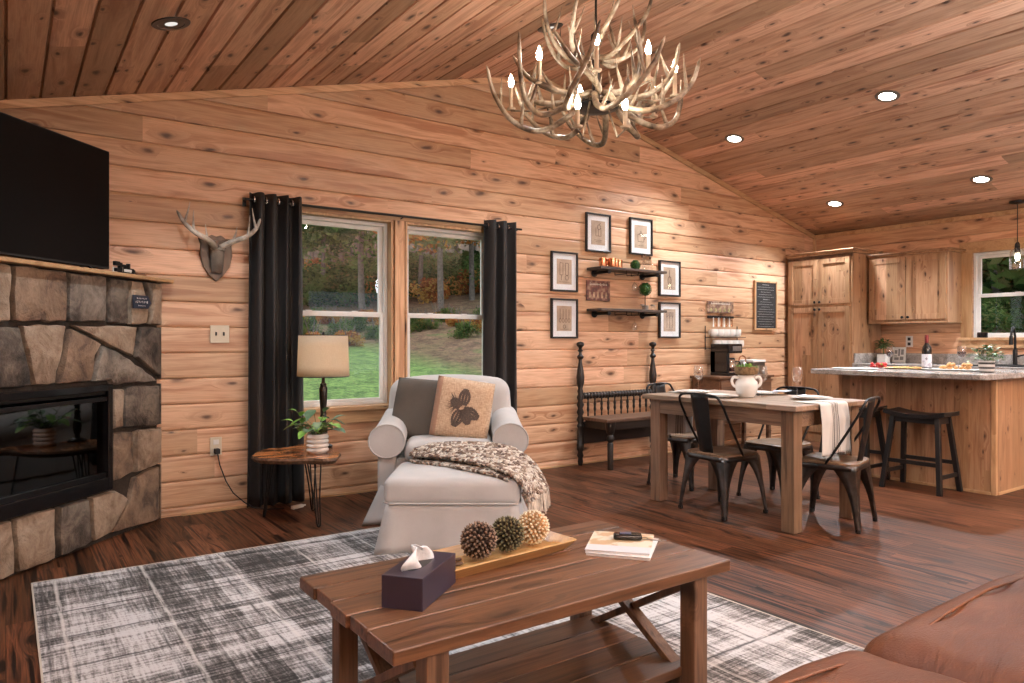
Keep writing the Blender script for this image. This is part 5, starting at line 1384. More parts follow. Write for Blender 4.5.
for i in range(14):
    mb = MB(); k = i % 2
    if k: mb.box(-.016, .016, -.016, .016, 0, .014)
    else: mb.lathe([(0,0),(.022,0),(.023,.002),(.022,.005),(0,.005)], 12)
    o = obj('cheese_cube' if k else 'cracker', mb, chz if k else crk, bev=.001)
    o.location = (6.25+.045*(i % 3)+rs.uniform(-.008,.008), 2.98+.043*(i//3)+rs.uniform(-.008,.008), CT+.0062); o.rotation_euler = (0, 0, rs.uniform(0, 3))
    tag(o, 'orange cheese cube on the wooden board' if k else 'round cracker on the wooden board', 'cheese' if k else 'cracker', 'cheese cubes on the board' if k else 'crackers on the board')
pt = thing('potted_herb', 'bushy green plant in a black and white striped pot on the island', 'plant', (6.08, 2.375, CT))
s = N('striped_pot'); p = s.pos(); sp = s.n('SeparateXYZ', {0: p}); f = s.math('FRACT', s.math('DIVIDE', s.math('ADD', sp.outputs[2], .006), .034)); c = s.mix(s.math('LESS_THAN', f, .45), (.66,.65,.62), (.05,.05,.05)); M['stripedpot'] = s.pbr(c, .35)
mb = MB(); mb.lathe([(0,0),(.045,0),(.050,.006),(.053,.05),(.054,.088),(.049,.088),(.048,.07),(0,.07)], 24); obj('pot', mb, M['stripedpot'], pt, smooth=50)
mb = MB()
for i in range(190):
    a = rs.uniform(0, 2*PI); el = rs.uniform(-.1, 1.5); r_ = rs.uniform(.03, .085)
    r_ *= 1.28; b = Vector((r_*1.15*math.cos(a)*math.cos(el), r_*1.15*math.sin(a)*math.cos(el), .10+r_*math.sin(el)*1.0)); mb.mi = 0 if rs.random() < .5 else 1
    leafmesh(mb, b, (math.cos(a+rs.uniform(-1,1)), math.sin(a+rs.uniform(-1,1)), rs.uniform(-.3,.8)), rs.uniform(.028,.042), rs.uniform(.010,.015), .2, n=3)
obj('foliage', mb, [leafmat('sage_leaf', (.10,.15,.06), (.24,.30,.14)), M['leaf_dark']], pt, smooth=180)
mb = MB()
for i in range(14):
    a = i*.9; mb.tube([(0,0,.06),(.02*math.cos(a),.02*math.sin(a),.10),(.05*math.cos(a),.05*math.sin(a),.15)], .0015, 4)
obj('stem', mb, M['stem'], pt)
# back counter: cube planter and framed print
pc = thing('potted_plant', 'dark green plant in a white cube pot on the back counter by the pantry', 'plant', (8.01, 4.16, .9125))
mb = MB(); mb.box(-.05, .05, -.05, .05, 0, .095); obj('pot', mb, M['white'], pc, bev=.005)
mb = MB()
for i in range(150):
    a = rs.uniform(0, 2*PI); el = rs.uniform(-.2, 1.5); r_ = rs.uniform(.03, .10)
    leafmesh(mb, (r_*math.cos(a)*math.cos(el), r_*math.sin(a)*math.cos(el), .17+r_*math.sin(el)), (math.cos(a), math.sin(a), rs.uniform(-.2,.9)), .04, .012, .2, n=3)
obj('foliage', mb, M['leaf_dark'], pc, smooth=180)
mb = MB(); mb.tube([(0,0,.09),(0,0,.22)], .006, 6); obj('stem', mb, M['stem'], pc)
fp = thing('framed_print', 'white framed black-and-white print leaning on the back counter', 'picture', (8.15, 4.06, .9125))
mb = MB(); mb.box(-.01, .0, -.07, .07, 0, .175); obj('frame', mb, M['white'], fp, bev=.002)
mb = MB()
for (a, b, c, d_) in ((-.05,-.01,.03,.07),(0,.05,.03,.06),(-.05,-.02,.09,.15),(-.01,.01,.075,.155),(.02,.05,.10,.14),(.02,.05,.07,.08)): mb.box(-.0105, -.01, a, b, c, d_)
obj('print', mb, plain('grey_ink', (.25,.25,.25), .8), fp); fp.rotation_euler = (0, R(8), 0)
# ================================================================= framed prints on the window wall
sep = plain('sepia_paper', (.46,.34,.24), .6, scale=12, var=.2); ink = plain('sepia_ink', (.13,.075,.05), .8)
def art(x, z, label, draw):
    t = thing('picture_frame', label, 'picture', (x, D-.010, z), 0, 'black framed prints around the pipe shelves'); w, h, f = .157, .183, .016
    mb = MB()
    for (a, b, c, d_) in ((-w,-w+f,-h,h),(w-f,w,-h,h),(-w+f,w-f,-h,-h+f),(-w+f,w-f,h-f,h)): mb.box(a, b, -.026, 0, c, d_)
    obj('frame', mb, M['black_wood'], t, bev=.002)
    mb = MB(); mb.box(-w+f, w-f, -.010, -.004, -h+f, h-f); obj('mat_board', mb, M['paper'], t)
    mb = MB(); mb.box(-.088, .088, -.0115, -.010, -.115, .115); pr = obj('print', mb, sep, t)
    mb = MB(); draw(mb); obj('drawing', mb, ink, pr)
    mb = MB(); mb.box(-w+f, w-f, -.016, -.0145, -h+f, h-f); obj('glazing', mb, M['glass'], t)
Y_ = -.0125
def ln(mb, pts, r=.0022): 
    for a, b in zip(pts, pts[1:]): mb.bar((a[0], Y_, a[1]), (b[0], Y_, b[1]), r*2, .001, (0,1,0))
def circ(cx, cz, r, n=14, k=1.0): return [(cx+r*math.cos(2*PI*i/n), cz+r*k*math.sin(2*PI*i/n)) for i in range(n+1)]
def d_tools(mb):
    for x in (-.035, .03): ln(mb, [(x-.018,-.03),(x-.018,.08),(x+.018,.08),(x+.018,-.03),(x-.018,-.03)]); 
    ln(mb, circ(.03,-.055,.02)); ln(mb, [(-.035,-.03),(-.035,-.08)]); ln(mb, [(-.06,-.095),(.06,-.095)], .0015)
def d_glass(mb):
    ln(mb, [(-.03,.05),(-.03,-.03),(.035,-.03),(.035,.05)]); ln(mb, circ(.01,.055,.022)); ln(mb, [(.01,.08),(.03,.095)]); ln(mb, [(-.05,-.07),(.05,-.07)], .0015); ln(mb, [(-.035,-.085),(.035,-.085)], .0015); ln(mb, [(0,-.03),(0,.03)])
def d_spoons(mb):
    for x in (-.05,-.015,.02,.055): ln(mb, [(x,.085),(x,.0)]); ln(mb, circ(x,-.018,.012,10,1.5))
    ln(mb, circ(0,-.075,.015)); ln(mb, [(-.05,-.1),(.05,-.1)], .0015)
def d_whisk(mb):
    ln(mb, [(0,.09),(0,.02)]); ln(mb, circ(0,-.02,.028,14,1.5)); ln(mb, circ(0,-.02,.012,14,3.2)); ln(mb, [(-.04,-.09),(.04,-.09)], .0015)
def d_pot(mb):
    ln(mb, [(-.045,.02),(-.04,-.05),(.04,-.05),(.045,.02),(-.045,.02)]); ln(mb, [(.045,.01),(.065,-.0),(.045,-.03)]); ln(mb, [(-.03,.03),(.03,.03)]); ln(mb, circ(0,.045,.008)); ln(mb, [(-.04,-.09),(.04,-.09)], .0015)
def d_fork(mb):
    for x in (-.04, .0, .04): ln(mb, [(x,-.08),(x,.03)]); ln(mb, [(x-.012,.085),(x-.012,.04),(x,.03),(x+.012,.04),(x+.012,.085)]); ln(mb, [(x,.03),(x,.085)])
    ln(mb, [(-.05,-.1),(.05,-.1)], .0015)
art(4.204, 1.792, 'black framed sepia print of kitchen tools, left column upper', d_tools)
art(4.204, 1.362, 'black framed sepia print of spoons, left column lower', d_spoons)
art(4.621, 2.186, 'black framed sepia print above the copper mugs', d_glass)
art(5.191, 2.197, 'black framed sepia print above the right end of the upper shelf', d_pot)
art(5.607, 1.800, 'black framed sepia print at far right, upper of two', d_whisk)
art(5.607, 1.370, 'black framed sepia print of forks at far right, lower of two', d_fork)
# ================================================================= pipe shelves
def shelf(z, label):
    t = thing('pipe_shelf', label, 'shelf', (4.92, D-.010, z), 0, 'dark wooden pipe-bracket shelves')
    mb = MB(); mb.box(-.44, .44, -.205, -.004, -.0, .024); obj('plank', mb, M['shelfwood'], t, bev=.003)
    for x in (-.34, .30):
        mb = MB(); A = Matrix.Rotation(PI/2, 4, 'X')
        mb.lathe([(0,0),(.036,0),(.036,.006),(.018,.010),(.018,.022),(.014,.022),(.014,.195),(.019,.195),(.019,.212),(0,.214)], 14, (x, 0, -.022), A); obj('pipe_bracket', mb, M['black_metal'], t, smooth=50)
    mb = MB()
    for x in (-.10, .06, .12): mb.tube([(x,-.03,-.028),(x,-.19,-.028)], .0035, 5)
    for x in (-.10, .06, .12):
        for y in (-.03, -.19): mb.tube([(x,y,-.028),(x,y,0)], .003, 5)
    obj('glass_rail', mb, M['black_metal'], t)
shelf(1.822, 'upper dark plank shelf on pipe brackets holding copper mugs')
shelf(1.435, 'lower dark plank shelf on pipe brackets holding the topiary')
for i, (x, y) in enumerate(((4.585, 5.02), (4.665, 5.05), (4.745, 5.02), (4.665, 4.975), (4.82, 5.05))):
    z = 1.847
    m_ = thing('copper_mug', ['copper mug leftmost on the upper shelf', 'copper mug second from the left at the back of the upper shelf', 'copper mug fourth in line on the upper shelf', 'copper mug at the front edge of the upper shelf', 'copper mug rightmost, next to the ball plant'][i], 'mug', (x, y, z), i*.7, 'copper mugs on the upper shelf')
    mb = MB(); mb.lathe([(0,0),(.033,0),(.036,.01),(.036,.085),(.034,.085),(.033,.012),(0,.01)], 18); obj('cup', mb, M['copper'], m_, smooth=50)
    mb = MB(); mb.tube(antler_curve([(.035,0,.075),(.06,0,.07),(.062,0,.04),(.035,0,.018)], 4), .004, 6); obj('handle', mb, M['copper'], m_, smooth=180)
def ballplant(loc, r, label, stem=0, pot=True):
    t = thing('ball_topiary', label, 'plant', loc)
    rs = random.Random(int(r*1e4)); mb = MB(); zc = stem+r*.9
    for i in range(420):
        z = 1-2*(i+.5)/420; a = i*2.39996; q = Vector((math.sqrt(1-z*z)*math.cos(a), math.sqrt(1-z*z)*math.sin(a), z))
        leafmesh(mb, q*r*.8+Vector((0,0,zc)), q+Vector((rs.uniform(-.7,.7), rs.uniform(-.7,.7), rs.uniform(-.7,.7))), r*.28, r*.09, 0, n=2)
    mb.ell((0,0,zc), r*.82, 12); obj('foliage', mb, M['leaf_dark'], t, smooth=60)
    if stem: mb = MB(); mb.tube([(0,0,.03),(0,0,stem+.01)], .004, 6); obj('stem', mb, M['black_wood'], t)
    return t
bp = ballplant((5.02, 5.03, 1.847), .052, 'small green ball plant on the upper shelf')
mb = MB(); mb.lathe([(0,0),(.022,0),(.026,.014),(0,.014)], 12); obj('pot', mb, M['black_wood'], bp)
tp = ballplant((5.145, 5.02, 1.460), .066, 'green ball topiary on a stem on the lower shelf', .145)
mb = MB(); mb.lathe([(0,0),(.03,0),(.036,.045),(.032,.045),(0,.04)], 14); obj('pot', mb, M['steel'], tp, smooth=50)
for i, (x, y, h, r) in enumerate(((5.13, 5.04, .15, .022), (5.18, 5.06, .17, .024), (5.225, 5.03, .14, .026))):
    o = thing('glass_bottle', ['tall thin glass bottle next to the ball plant on the upper shelf', 'middle glass bottle with brown cap on the upper shelf', 'rightmost short glass bottle on the upper shelf'][i], 'bottle', (x, y, 1.847), 0, 'small bottles on the upper shelf')
    mb = MB(); mb.lathe([(0,0),(r,0),(r,h*.6),(r*.5,h*.75),(r*.45,h*.9),(0,h*.9)], 12); obj('bottle_body', mb, M['wineglass'], o, smooth=50)
    mb = MB(); mb.lathe([(r*.5,h*.88),(r*.52,h),(0,h)], 10); obj('stopper', mb, M['console'], o)
for i, (x, y) in enumerate(((5.07, 4.985), (5.215, 4.99), (5.27, 5.03))):
    o = thing('small_jar', ['clear lidded jar left of the topiary on the lower shelf', 'clear lidded jar right of the topiary on the lower shelf', 'clear lidded jar at the right end of the lower shelf'][i], 'jar', (x, y, 1.460), 0, 'little jars on the lower shelf')
    mb = MB(); mb.lathe([(0,0),(.020,0),(.022,.006),(.022,.036),(.017,.042),(0,.042)], 12); obj('jar_body', mb, M['wineglass'], o, smooth=50)
    mb = MB(); mb.lathe([(0,.0415),(.019,.0415),(.019,.054),(0,.054)], 12); obj('lid', mb, M['steel'], o)
for (z, lab) in ((1.822-.030, 'stemmed glass hanging upside down under the upper shelf'), (1.435-.030, 'stemmed glass hanging upside down under the lower shelf')):
    g = wineglass((5.01, 5.03, z), lab, 'glasses hanging under the shelves', None, .72); g.rotation_euler = (PI, 0, 0)
# retro sign between shelves
def retro(name, label, x, z, w, h, base, seed, script=True):
    t = thing(name, label, 'sign', (x, D-.010, z)); s = N(name+'_paint_%d' % seed); p = s.pos(); n1 = s.noise(p, 22, 3, .6); n2 = s.noise(p, 9, 2)
    c = s.ramp(n1, [(.35, base[0]), (.5, base[1]), (.62, base[2])]); m_ = s.pbr(c, .5)
    mb = MB(); mb.box(-w/2, w/2, -.012, 0, -h/2, h/2); b = obj('panel', mb, m_, t, bev=.002)
    mb = MB(); r = random.Random(seed); n = 12; zt = h*.32
    for i in range(n):
        xx = -w*.36+w*.70*i/(n-1)*.97; hh = h*.15*(1 if i in (0, 7) else r.uniform(.5, .8))
        mb.bar((xx, -.0125, zt-hh*.5), (xx+w*.012, -.0125, zt+hh*.5), w*.018, .001, (0,1,0)); mb.bar((xx, -.0125, zt-hh*.4), (xx+w*.05, -.0125, zt-hh*.1), w*.014, .001, (0,1,0))
    obj('lettering', mb, plain('faded_cream_%d' % seed, (.62,.58,.50), .7), b)
    mb = MB(); mb.mi = 0
    for i in range(5):
        xx = -w*.36+i*w*.17; mb.lathe([(0,0),(w*.045,0),(w*.05,h*.16),(w*.03,h*.24),(w*.03,h*.3),(0,h*.3)], 8, (xx, -.012, -h*.38), Matrix.Diagonal(Vector((1,.05,1))))
    obj('picture', mb, [plain('pic_%d' % seed, base[3], .7, var=.5)], b)
retro('retro_sign', 'dark red vintage kitchen sign hung between the two shelves', 4.625, 1.635, .30, .19, ((.05,.03,.025),(.17,.06,.05),(.30,.20,.14),(.42,.30,.20)), 3)
retro('retro_sign', 'wide brown vintage sign above the utensil rack', 6.42, 1.525, .44, .125, ((.07,.04,.03),(.22,.12,.08),(.36,.26,.17),(.30,.26,.12)), 6)
# ================================================================= chalkboard menu
cb = thing('chalkboard', 'tall framed chalkboard menu covered in white handwriting', 'chalkboard', (7.225, D-.010, 1.568)); w, h, f = .21, .285, .020
mb = MB()
for (a, b, c, d_) in ((-w,-w+f,-h,h),(w-f,w,-h,h),(-w+f,w-f,-h,-h+f),(-w+f,w-f,h-f,h)): mb.box(a, b, -.024, 0, c, d_)
obj('frame', mb, M['trimZ'], cb, bev=.002)
mb = MB(); mb.box(-w+f, w-f, -.012, -.002, -h+f, h-f); obj('board', mb, plain('slate', (.018,.017,.017), .8), cb)
mb = MB(); r = random.Random(8); z = h-.045; row = 0
for k in range(19):
    hw_ = [.06,.15,.15,.09,.12,.15,.05,.10,.14,.08,.12,.15,.13,.16,.12,.15,.11,.15,.13][k]; x = -hw_*1.0
    while x < hw_:
        L = r.uniform(.008,.028); hh = .010 if k in (0, 6) else .005
        mb.box(x, min(x+L, hw_), -.0125, -.012, z-hh*.2, z+hh*.2)
        mb.box(x, x+.003, -.0125, -.012, z-hh*.5, z+hh*.5); mb.box(x+L*.6, x+L*.6+.003, -.0125, -.012, z-hh*.5, z+hh*.6); x += L+.006
    z -= .0285
obj('handwriting', mb, plain('chalk', (.42,.42,.42), .9), cb)
# ================================================================= coffee station
cn = thing('console_table', 'brown wooden console under the coffee maker, against the window wall', 'console', (6.38, 4.93, 0))
mb = MB(); mb.box(-.46, .46, -.19, .195, .765, .79); obj('top', mb, M['console'], cn, bev=.004)
mb = MB(); mb.box(-.43, .43, -.165, .19, .30, .765); obj('body', mb, M['console'], cn)
for i in range(2):
    mb = MB(); mb.box(-.42+i*.425, -.005+i*.425, -.182, -.165, .33, .745); d_ = obj('door', mb, M['console'], cn, bev=.004)
    mb = MB(); mb.ell((-.04+i*.08, -.19, .55), .012, 8); obj('knob', mb, M['black_metal'], d_, smooth=60)
for sx in (-.41, .41):
    for sy in (-.15, .17):
        mb = MB(); mb.box(sx-.02, sx+.02, sy-.02, sy+.02, 0, .30); obj('leg', mb, M['console'], cn, bev=.003)
cm = thing('coffee_maker', 'black drip coffee maker with glass carafe on the console', 'coffee maker', (6.27, 4.93, .7905))
mb = MB(); mb.box(-.115, .115, -.12, .12, 0, .035); mb.box(-.115, -.07, -.1, .12, .035, .26); mb.box(-.115, .115, .05, .12, .035, .26); obj('housing', mb, M['black_gloss'], cm, bev=.008)
mb = MB(); mb.box(-.115, .115, -.12, .12, .235, .335); obj('brew_head', mb, M['black_gloss'], cm, bev=.012)
mb = MB(); mb.lathe([(0,0),(.05,0),(.066,.03),(.068,.07),(.05,.115),(.046,.13),(.044,.13),(.048,.115),(.064,.07),(.062,.03),(0,.004)], 18, (.02,-.035,.038)); cr_ = obj('carafe', mb, M['wineglass'], cm, smooth=60)
mb = MB(); mb.lathe([(0,0.006),(.06,.006),(.060,.045),(0,.045)], 16, (.02,-.035,.038)); obj('coffee', mb, wine, cr_)
mb = MB(); mb.tube(antler_curve([(.065,-.06,.15),(.105,-.085,.145),(.11,-.09,.10),(.08,-.07,.075)], 4), .007, 6); mb.lathe([(0,0),(.047,0),(.045,.018),(0,.02)], 14, (.02,-.035,.168)); obj('handle', mb, M['black_matte'], cr_, smooth=60)
mb = MB(); mb.box(-.05, .09, -.124, -.12, .26, .31); obj('control_panel', mb, M['steel'], cm, bev=.001)
kt = thing('copper_kettle', 'steel and copper kettle beside the coffee maker', 'kettle', (6.50, 4.90, .7905))
mb = MB(); mb.lathe([(0,0),(.055,0),(.062,.02),(.062,.09),(.045,.13),(.02,.145),(0,.15)], 18); obj('body', mb, M['steel'], kt, smooth=50)
mb = MB(); mb.tube(antler_curve([(-.055,0,.11),(-.05,0,.18),(0,0,.205),(.05,0,.18),(.055,0,.11)], 4), .007, 6); obj('handle', mb, M['copper'], kt, smooth=180)
mb = MB(); mb.tube([(.05,-.01,.05),(.085,-.02,.10),(.10,-.02,.125)], [.014,.010,.008], 8); obj('spout', mb, M['copper'], kt, smooth=60)
bx = thing('canister_box', 'brown wooden box with a white lid on the console', 'box', (6.71, 4.93, .7905))
mb = MB(); mb.box(-.105, .105, -.09, .09, 0, .135); obj('box_body', mb, M['shelfwood'], bx, bev=.003)
mb = MB(); mb.box(-.11, .11, -.095, .095, .135, .16); obj('lid', mb, M['white'], bx, bev=.004)
# utensil rack with hanging spoons, and the two rows of white mugs
ur = thing('utensil_rack', 'black wall bar above the white mugs', 'rack', (6.42, D-.010, 1.405))
mb = MB(); mb.box(-.215, .215, -.020, 0, -.0, .026); obj('bar', mb, M['black_metal'], ur, bev=.002)
mb = MB()
for i in range(8): mb.tube([(-.15+i*.045,-.02,.008),(-.15+i*.045,-.034,.004),(-.15+i*.045,-.034,.012)], .002, 4)
obj('hook', mb, M['black_metal'], ur)
for i in range(8):
    x = 6.42-.15+i*.045; o = thing('tea_spoon', 'small spoon hanging in the row under the black wall bar', 'spoon', (x, D-.044, 1.41), 0, 'spoons hanging from the wall bar')
    mb = MB(); mb.box(-.004, .004, -.002, .002, -.075, .0); obj('handle', mb, M['copper'] if i % 2 else M['white'], o); mb = MB(); mb.ell((0,0,-.088), (.011,.004,.017), 8); obj('bowl', mb, M['copper'] if i % 2 else M['white'], o, smooth=60)
mr_ = thing('mug_rack', 'black wire wall rack holding two rows of white mugs', 'rack', (6.44, D-.010, 1.16))
mb = MB()
for z in (-.085, .035):
    mb.tube([(-.27,-.01,z),(.27,-.01,z)], .004, 6); mb.tube([(-.27,-.12,z),(.27,-.12,z)], .004, 6)
    for x in (-.27,-.13,0,.13,.27): mb.tube([(x,-.004,z),(x,-.12,z)], .003, 5)
for x in (-.27, .27): mb.tube([(x,-.006,-.10),(x,-.006,.16)], .005, 6)
obj('wire_frame', mb, M['black_metal'], mr_)
for row, z in enumerate((1.16-.078, 1.16+.042)):
    for i in range(5):
        x = 6.24+i*.098+(.05 if row == 0 else 0)
        m_ = thing('white_mug', ('%s white mug in the %s row on the wall rack' % (['leftmost','second from left','middle','second from right','rightmost'][i], ['lower','upper'][row])), 'mug', (x, D-.075, z), 0, 'white mugs on the wall rack')
        mb = MB(); mb.lathe([(0,0),(.030,0),(.041,.014),(.046,.045),(.044,.082),(.041,.082),(.042,.045),(.036,.016),(0,.008)], 18); obj('cup', mb, M['ceramic'], m_, smooth=60)
        mb = MB(); mb.tube(antler_curve([(0,.043,.07),(0,.064,.062),(0,.062,.03),(0,.040,.02)], 4), .004, 6); obj('handle', mb, M['ceramic'], m_, smooth=180)
# ================================================================= chandelier
CX, CY = 2.755, 3.074
chd = thing('antler_chandelier', 'large antler chandelier with lit candle bulbs hanging from the pine ceiling', 'chandelier', (CX, CY, 2.478), RZ0)
chz_ = roofz(CX)-2.478
mb = MB(); mb.lathe([(0,-.004),(.06,-.006),(.122,.0),(.130,.008),(.115,.018),(.04,.03),(.022,.05),(.022,.35),(.03,.36),(.03,.42),(.012,.44),(.008,.45),(0,.45)], 28); obj('centre_plate', mb, M['black_metal'], chd, smooth=50)
mb = MB(); mb.tube([(0,0,.44),(0,0,chz_-.03)], .007, 8); obj('hanging_rod', mb, M['black_metal'], chd)
mb = MB(); mb.lathe([(0,chz_-.045),(.05,chz_-.04),(.068,chz_-.012),(.07,chz_-.0),(0,chz_)], 20); obj('canopy', mb, M['black_metal'], chd, smooth=50)
rs = random.Random(77)
def pol(a, r, z): return (r*math.cos(a), r*math.sin(a), z)
def put_antler(pts, r0, r1, tines):
    mb = MB(); antler(mb, pts, r0, r1, tines, 9); obj('antler', mb, M['antler'], chd, smooth=180)
NL = 9
for k in range(NL):                       # lower ring: sweep out, dip and curl up
    a = 2*PI*k/NL + .35; sw = .55+.1*rs.random(); dz = rs.uniform(-.03, .03); rr_ = rs.uniform(.93, 1.05)
    P = [pol(a, .120, .050), pol(a+sw*.15, .19*rr_, -.02+dz), pol(a+sw*.45, .34*rr_, -.085+dz), pol(a+sw*.8, .47*rr_, -.04+dz), pol(a+sw*1.1, .56*rr_, .08+dz), pol(a+sw*1.25, .605*rr_, .23+dz*2)]
    u = Vector(pol(a+sw*.8, 1, 0)); tn_ = Vector((-u.y, u.x, 0))
    put_antler(P, .019, .007, [(.32, u*.04+tn_*.05+Vector((0,0,.13)), .012), (.55, -u*.03+tn_*.06+Vector((0,0,.17)), .013), (.74, u*.0-tn_*.05+Vector((0,0,.16)), .012)])
for k in range(8):                        # middle ring carrying the candles
    a = 2*PI*k/8 + .1; sw = -.5-.15*rs.random(); dz = rs.uniform(-.02, .03)
    P = [pol(a, .05, .08), pol(a+sw*.2, .17, .055+dz), pol(a+sw*.5, .31, .07+dz), pol(a+sw*.85, .43, .14+dz), pol(a+sw*1.1, .49, .27+dz)]
    u = Vector(pol(a+sw*.6, 1, 0)); tn_ = Vector((-u.y, u.x, 0))
    put_antler(P, .0185, .007, [(.30, -u*.01-tn_*.05+Vector((0,0,.16)), .013), (.52, u*.05-tn_*.08+Vector((0,0,.15)), .013), (.72, -u*.06+tn_*.03+Vector((0,0,.17)), .012)])
for k in range(8):                        # upper crown: rise steeply
    a = 2*PI*k/8 + .5; sw = .7; dz = rs.uniform(-.03, .03)
    P = [pol(a, .04, .28), pol(a+sw*.2, .12, .27), pol(a+sw*.5, .23, .33+dz), pol(a+sw*.8, .30, .45+dz), pol(a+sw, .33, .60+dz)]
    u = Vector(pol(a+sw*.6, 1, 0)); tn_ = Vector((-u.y, u.x, 0))
    put_antler(P, .015, .006, [(.35, u*.05+Vector((0,0,.14))-tn_*.03, .011), (.62, -u*.05+Vector((0,0,.14))+tn_*.05, .011)])
BULBS = [(.0-.04,-.37,.245),(-.33,-.17,.245),(.25,-.26,.240),(.45,.0,.240),(.40,.36,.235),(-.485,.22,.235),(-.05,.42,.245),(-.135,-.33,-.075),(.12,-.30,-.07)]
bulbm = emit('candle_bulb', (1.0,.90,.76), 130)
for (x, y, z) in BULBS:
    low = z < 0; h_ = .085 if low else .125
    mb = MB(); mb.lathe([(0,z-.045-h_),(.024,z-.045-h_),(.028,z-.035-h_),(.012,z-.030-h_),(.0125,z-.035),(.0,z-.035)], 12, (x, y, 0)); cs_ = obj('candle_sleeve', mb, plain('candle_sleeve_%d' % int((x+1)*100), (.62,.50,.36), .6), chd, smooth=50)
    mb = MB(); mb.lathe([(0,z-.036),(.010,z-.033),(.0165,z-.012),(.0155,.006+z),(.008,z+.028),(.0035,z+.042),(0,z+.047)], 9, (x, y, 0)); obj('candle_bulb', mb, bulbm, chd, smooth=180)
    mb = MB(); mb.tube([(x, y, z-.05-h_), (x*.75, y*.75, z-.07-h_*1.0), (x*.3, y*.3, .03 if low else .06)], .006, 6); obj('candle_arm', mb, M['antler'], chd, smooth=180)
# ================================================================= recessed ceiling lights
canem = emit('downlight_lens', (1.0,.93,.82), 26); canoff = emit('downlight_lens_dim', (1.0,.95,.88), .9)
ringd = plain('downlight_ring_dark', (.03,.03,.03), .3); ringw = plain('downlight_ring', (.16,.14,.12), .3, .5)
def can(x, y, on, label, spot=190):
    z = roofz(x); sl = math.atan(.25 if x < RX else -.25)
    t = thing('recessed_light', label, 'ceiling light', (x, y, z-.001), 0, 'recessed ceiling lights'); t.rotation_euler = (0, -sl, 0)
    mb = MB(); mb.lathe([(.062,-.001),(.064,-.007),(.088,-.006),(.092,-.001),(.062,-.001)], 28); obj('trim_ring', mb, ringw if on else ringd, t, smooth=40)
    mb = MB(); mb.lathe([(.0,-.0035),(.061,-.0035),(.061,-.001),(0,-.001)], 24); ln_ = obj('lens' , mb, canem if on else canoff, t)
    if not on:
        mb = MB(); mb.lathe([(.03,-.0045),(.062,-.0055),(.062,-.0035),(.03,-.0035)], 24); obj('baffle', mb, ringd, t)
    l = bpy.data.lights.new('downlight', 'SPOT'); l.energy = spot if on else spot*.6; l.spot_size = R(125); l.spot_blend = .7; l.shadow_soft_size = .05; l.color = (.90, .97, 1.03)
    lo = bpy.data.objects.new('downlight_lamp', l); COL.objects.link(lo); lo.parent = t; lo.location = (0, 0, -.02)
for (x, y, lab) in ((5.72, 2.94, 'lit recessed ceiling light, largest and nearest of those right of the chandelier'), (5.72, 4.405, 'lit recessed ceiling light just right of the chandelier, above the black framed prints'), (7.45, 4.405, 'lit recessed ceiling light in front of the pantry cabinet'), (7.45, 2.955, 'lit recessed ceiling light nearest the pendant light')):
    can(x, y, True, lab)
can(.67, 3.88, False, 'black-rimmed recessed ceiling light above the television')
can(3.09, 3.92, False, 'black-rimmed recessed ceiling light seen behind the chandelier')
# ================================================================= outdoors
def gz(x, y):
    d = max(0, y-6.5); e = max(0, x-9.5)
    return -.55 + .080*d + .0012*d*d + .105*e + .06*math.sin(x*.5)*math.sin(y*.3+1) + (.12*math.sin(x*.23+2)*min(1, d/8))
s = N('lawn_ground'); p = s.pos(); sp = s.n('SeparateXYZ', {0: p}); n1 = s.noise(p, .55, 4, .6); n2 = s.noise(p, 9, 4, .7); n3 = s.noise(p, 40, 2, .6)
n4 = s.noise(p, 2.2, 6, .8)
gcol = s.mix(s.mr(s.math('ADD', s.math('MULTIPLY', n2, .5), s.math('MULTIPLY', n4, .5)), .42, .58), (.030,.085,.016), (.19,.33,.08)); gcol = s.mix(s.mr(s.noise(p, 16, 2, .6), .64, .70, 0, .8), gcol, (.26,.20,.10)); lit = s.mix(s.mr(n4, .38, .62), (.075,.042,.025), (.27,.17,.105)); lit = s.mix(s.mr(n2, .5, .62, 0, .8), lit, (.05,.032,.022)); lit = s.mix(s.mr(n1, .5, .6, 0, .3), lit, (.10,.12,.04))
far = s.math('ADD', s.math('MULTIPLY', s.math('SUBTRACT', sp.outputs[1], 23.5), .22), s.math('MULTIPLY', s.math('SUBTRACT', n1, .5), 3.0))
band2 = s.mr(s.math('ABSOLUTE', s.math('SUBTRACT', sp.outputs[1], 32.0)), 2.5, 4.0, 1, 0)
ex_ = s.mr(sp.outputs[0], 9.5, 11, 0, 1)
f1 = s.math('MAXIMUM', s.math('SUBTRACT', s.mr(far, -.1, .15), s.math('MULTIPLY', band2, s.mr(n1, .42, .5))), s.math('MULTIPLY', ex_, s.mr(n1, .3, .45)), clamp=True)
c = s.mix(f1, gcol, lit); M['ground'] = s.pbr(c, .95, 0, s.bump(n2, .6, .08))
mb = MB(); mb.grid(lambda u, v: (-40+100*u, -14+90*v, gz(-40+100*u, -14+90*v) if not (-1.5 < -40+100*u < 9.5 and -14+90*v < 6.5) else -.55), 100, 90)
tag(obj('ground', mb, M['ground'], smooth=180), kind='structure')
barkm = plain('tree_bark', (.13,.115,.10), .9, scale=9, var=.4, bump=.5)
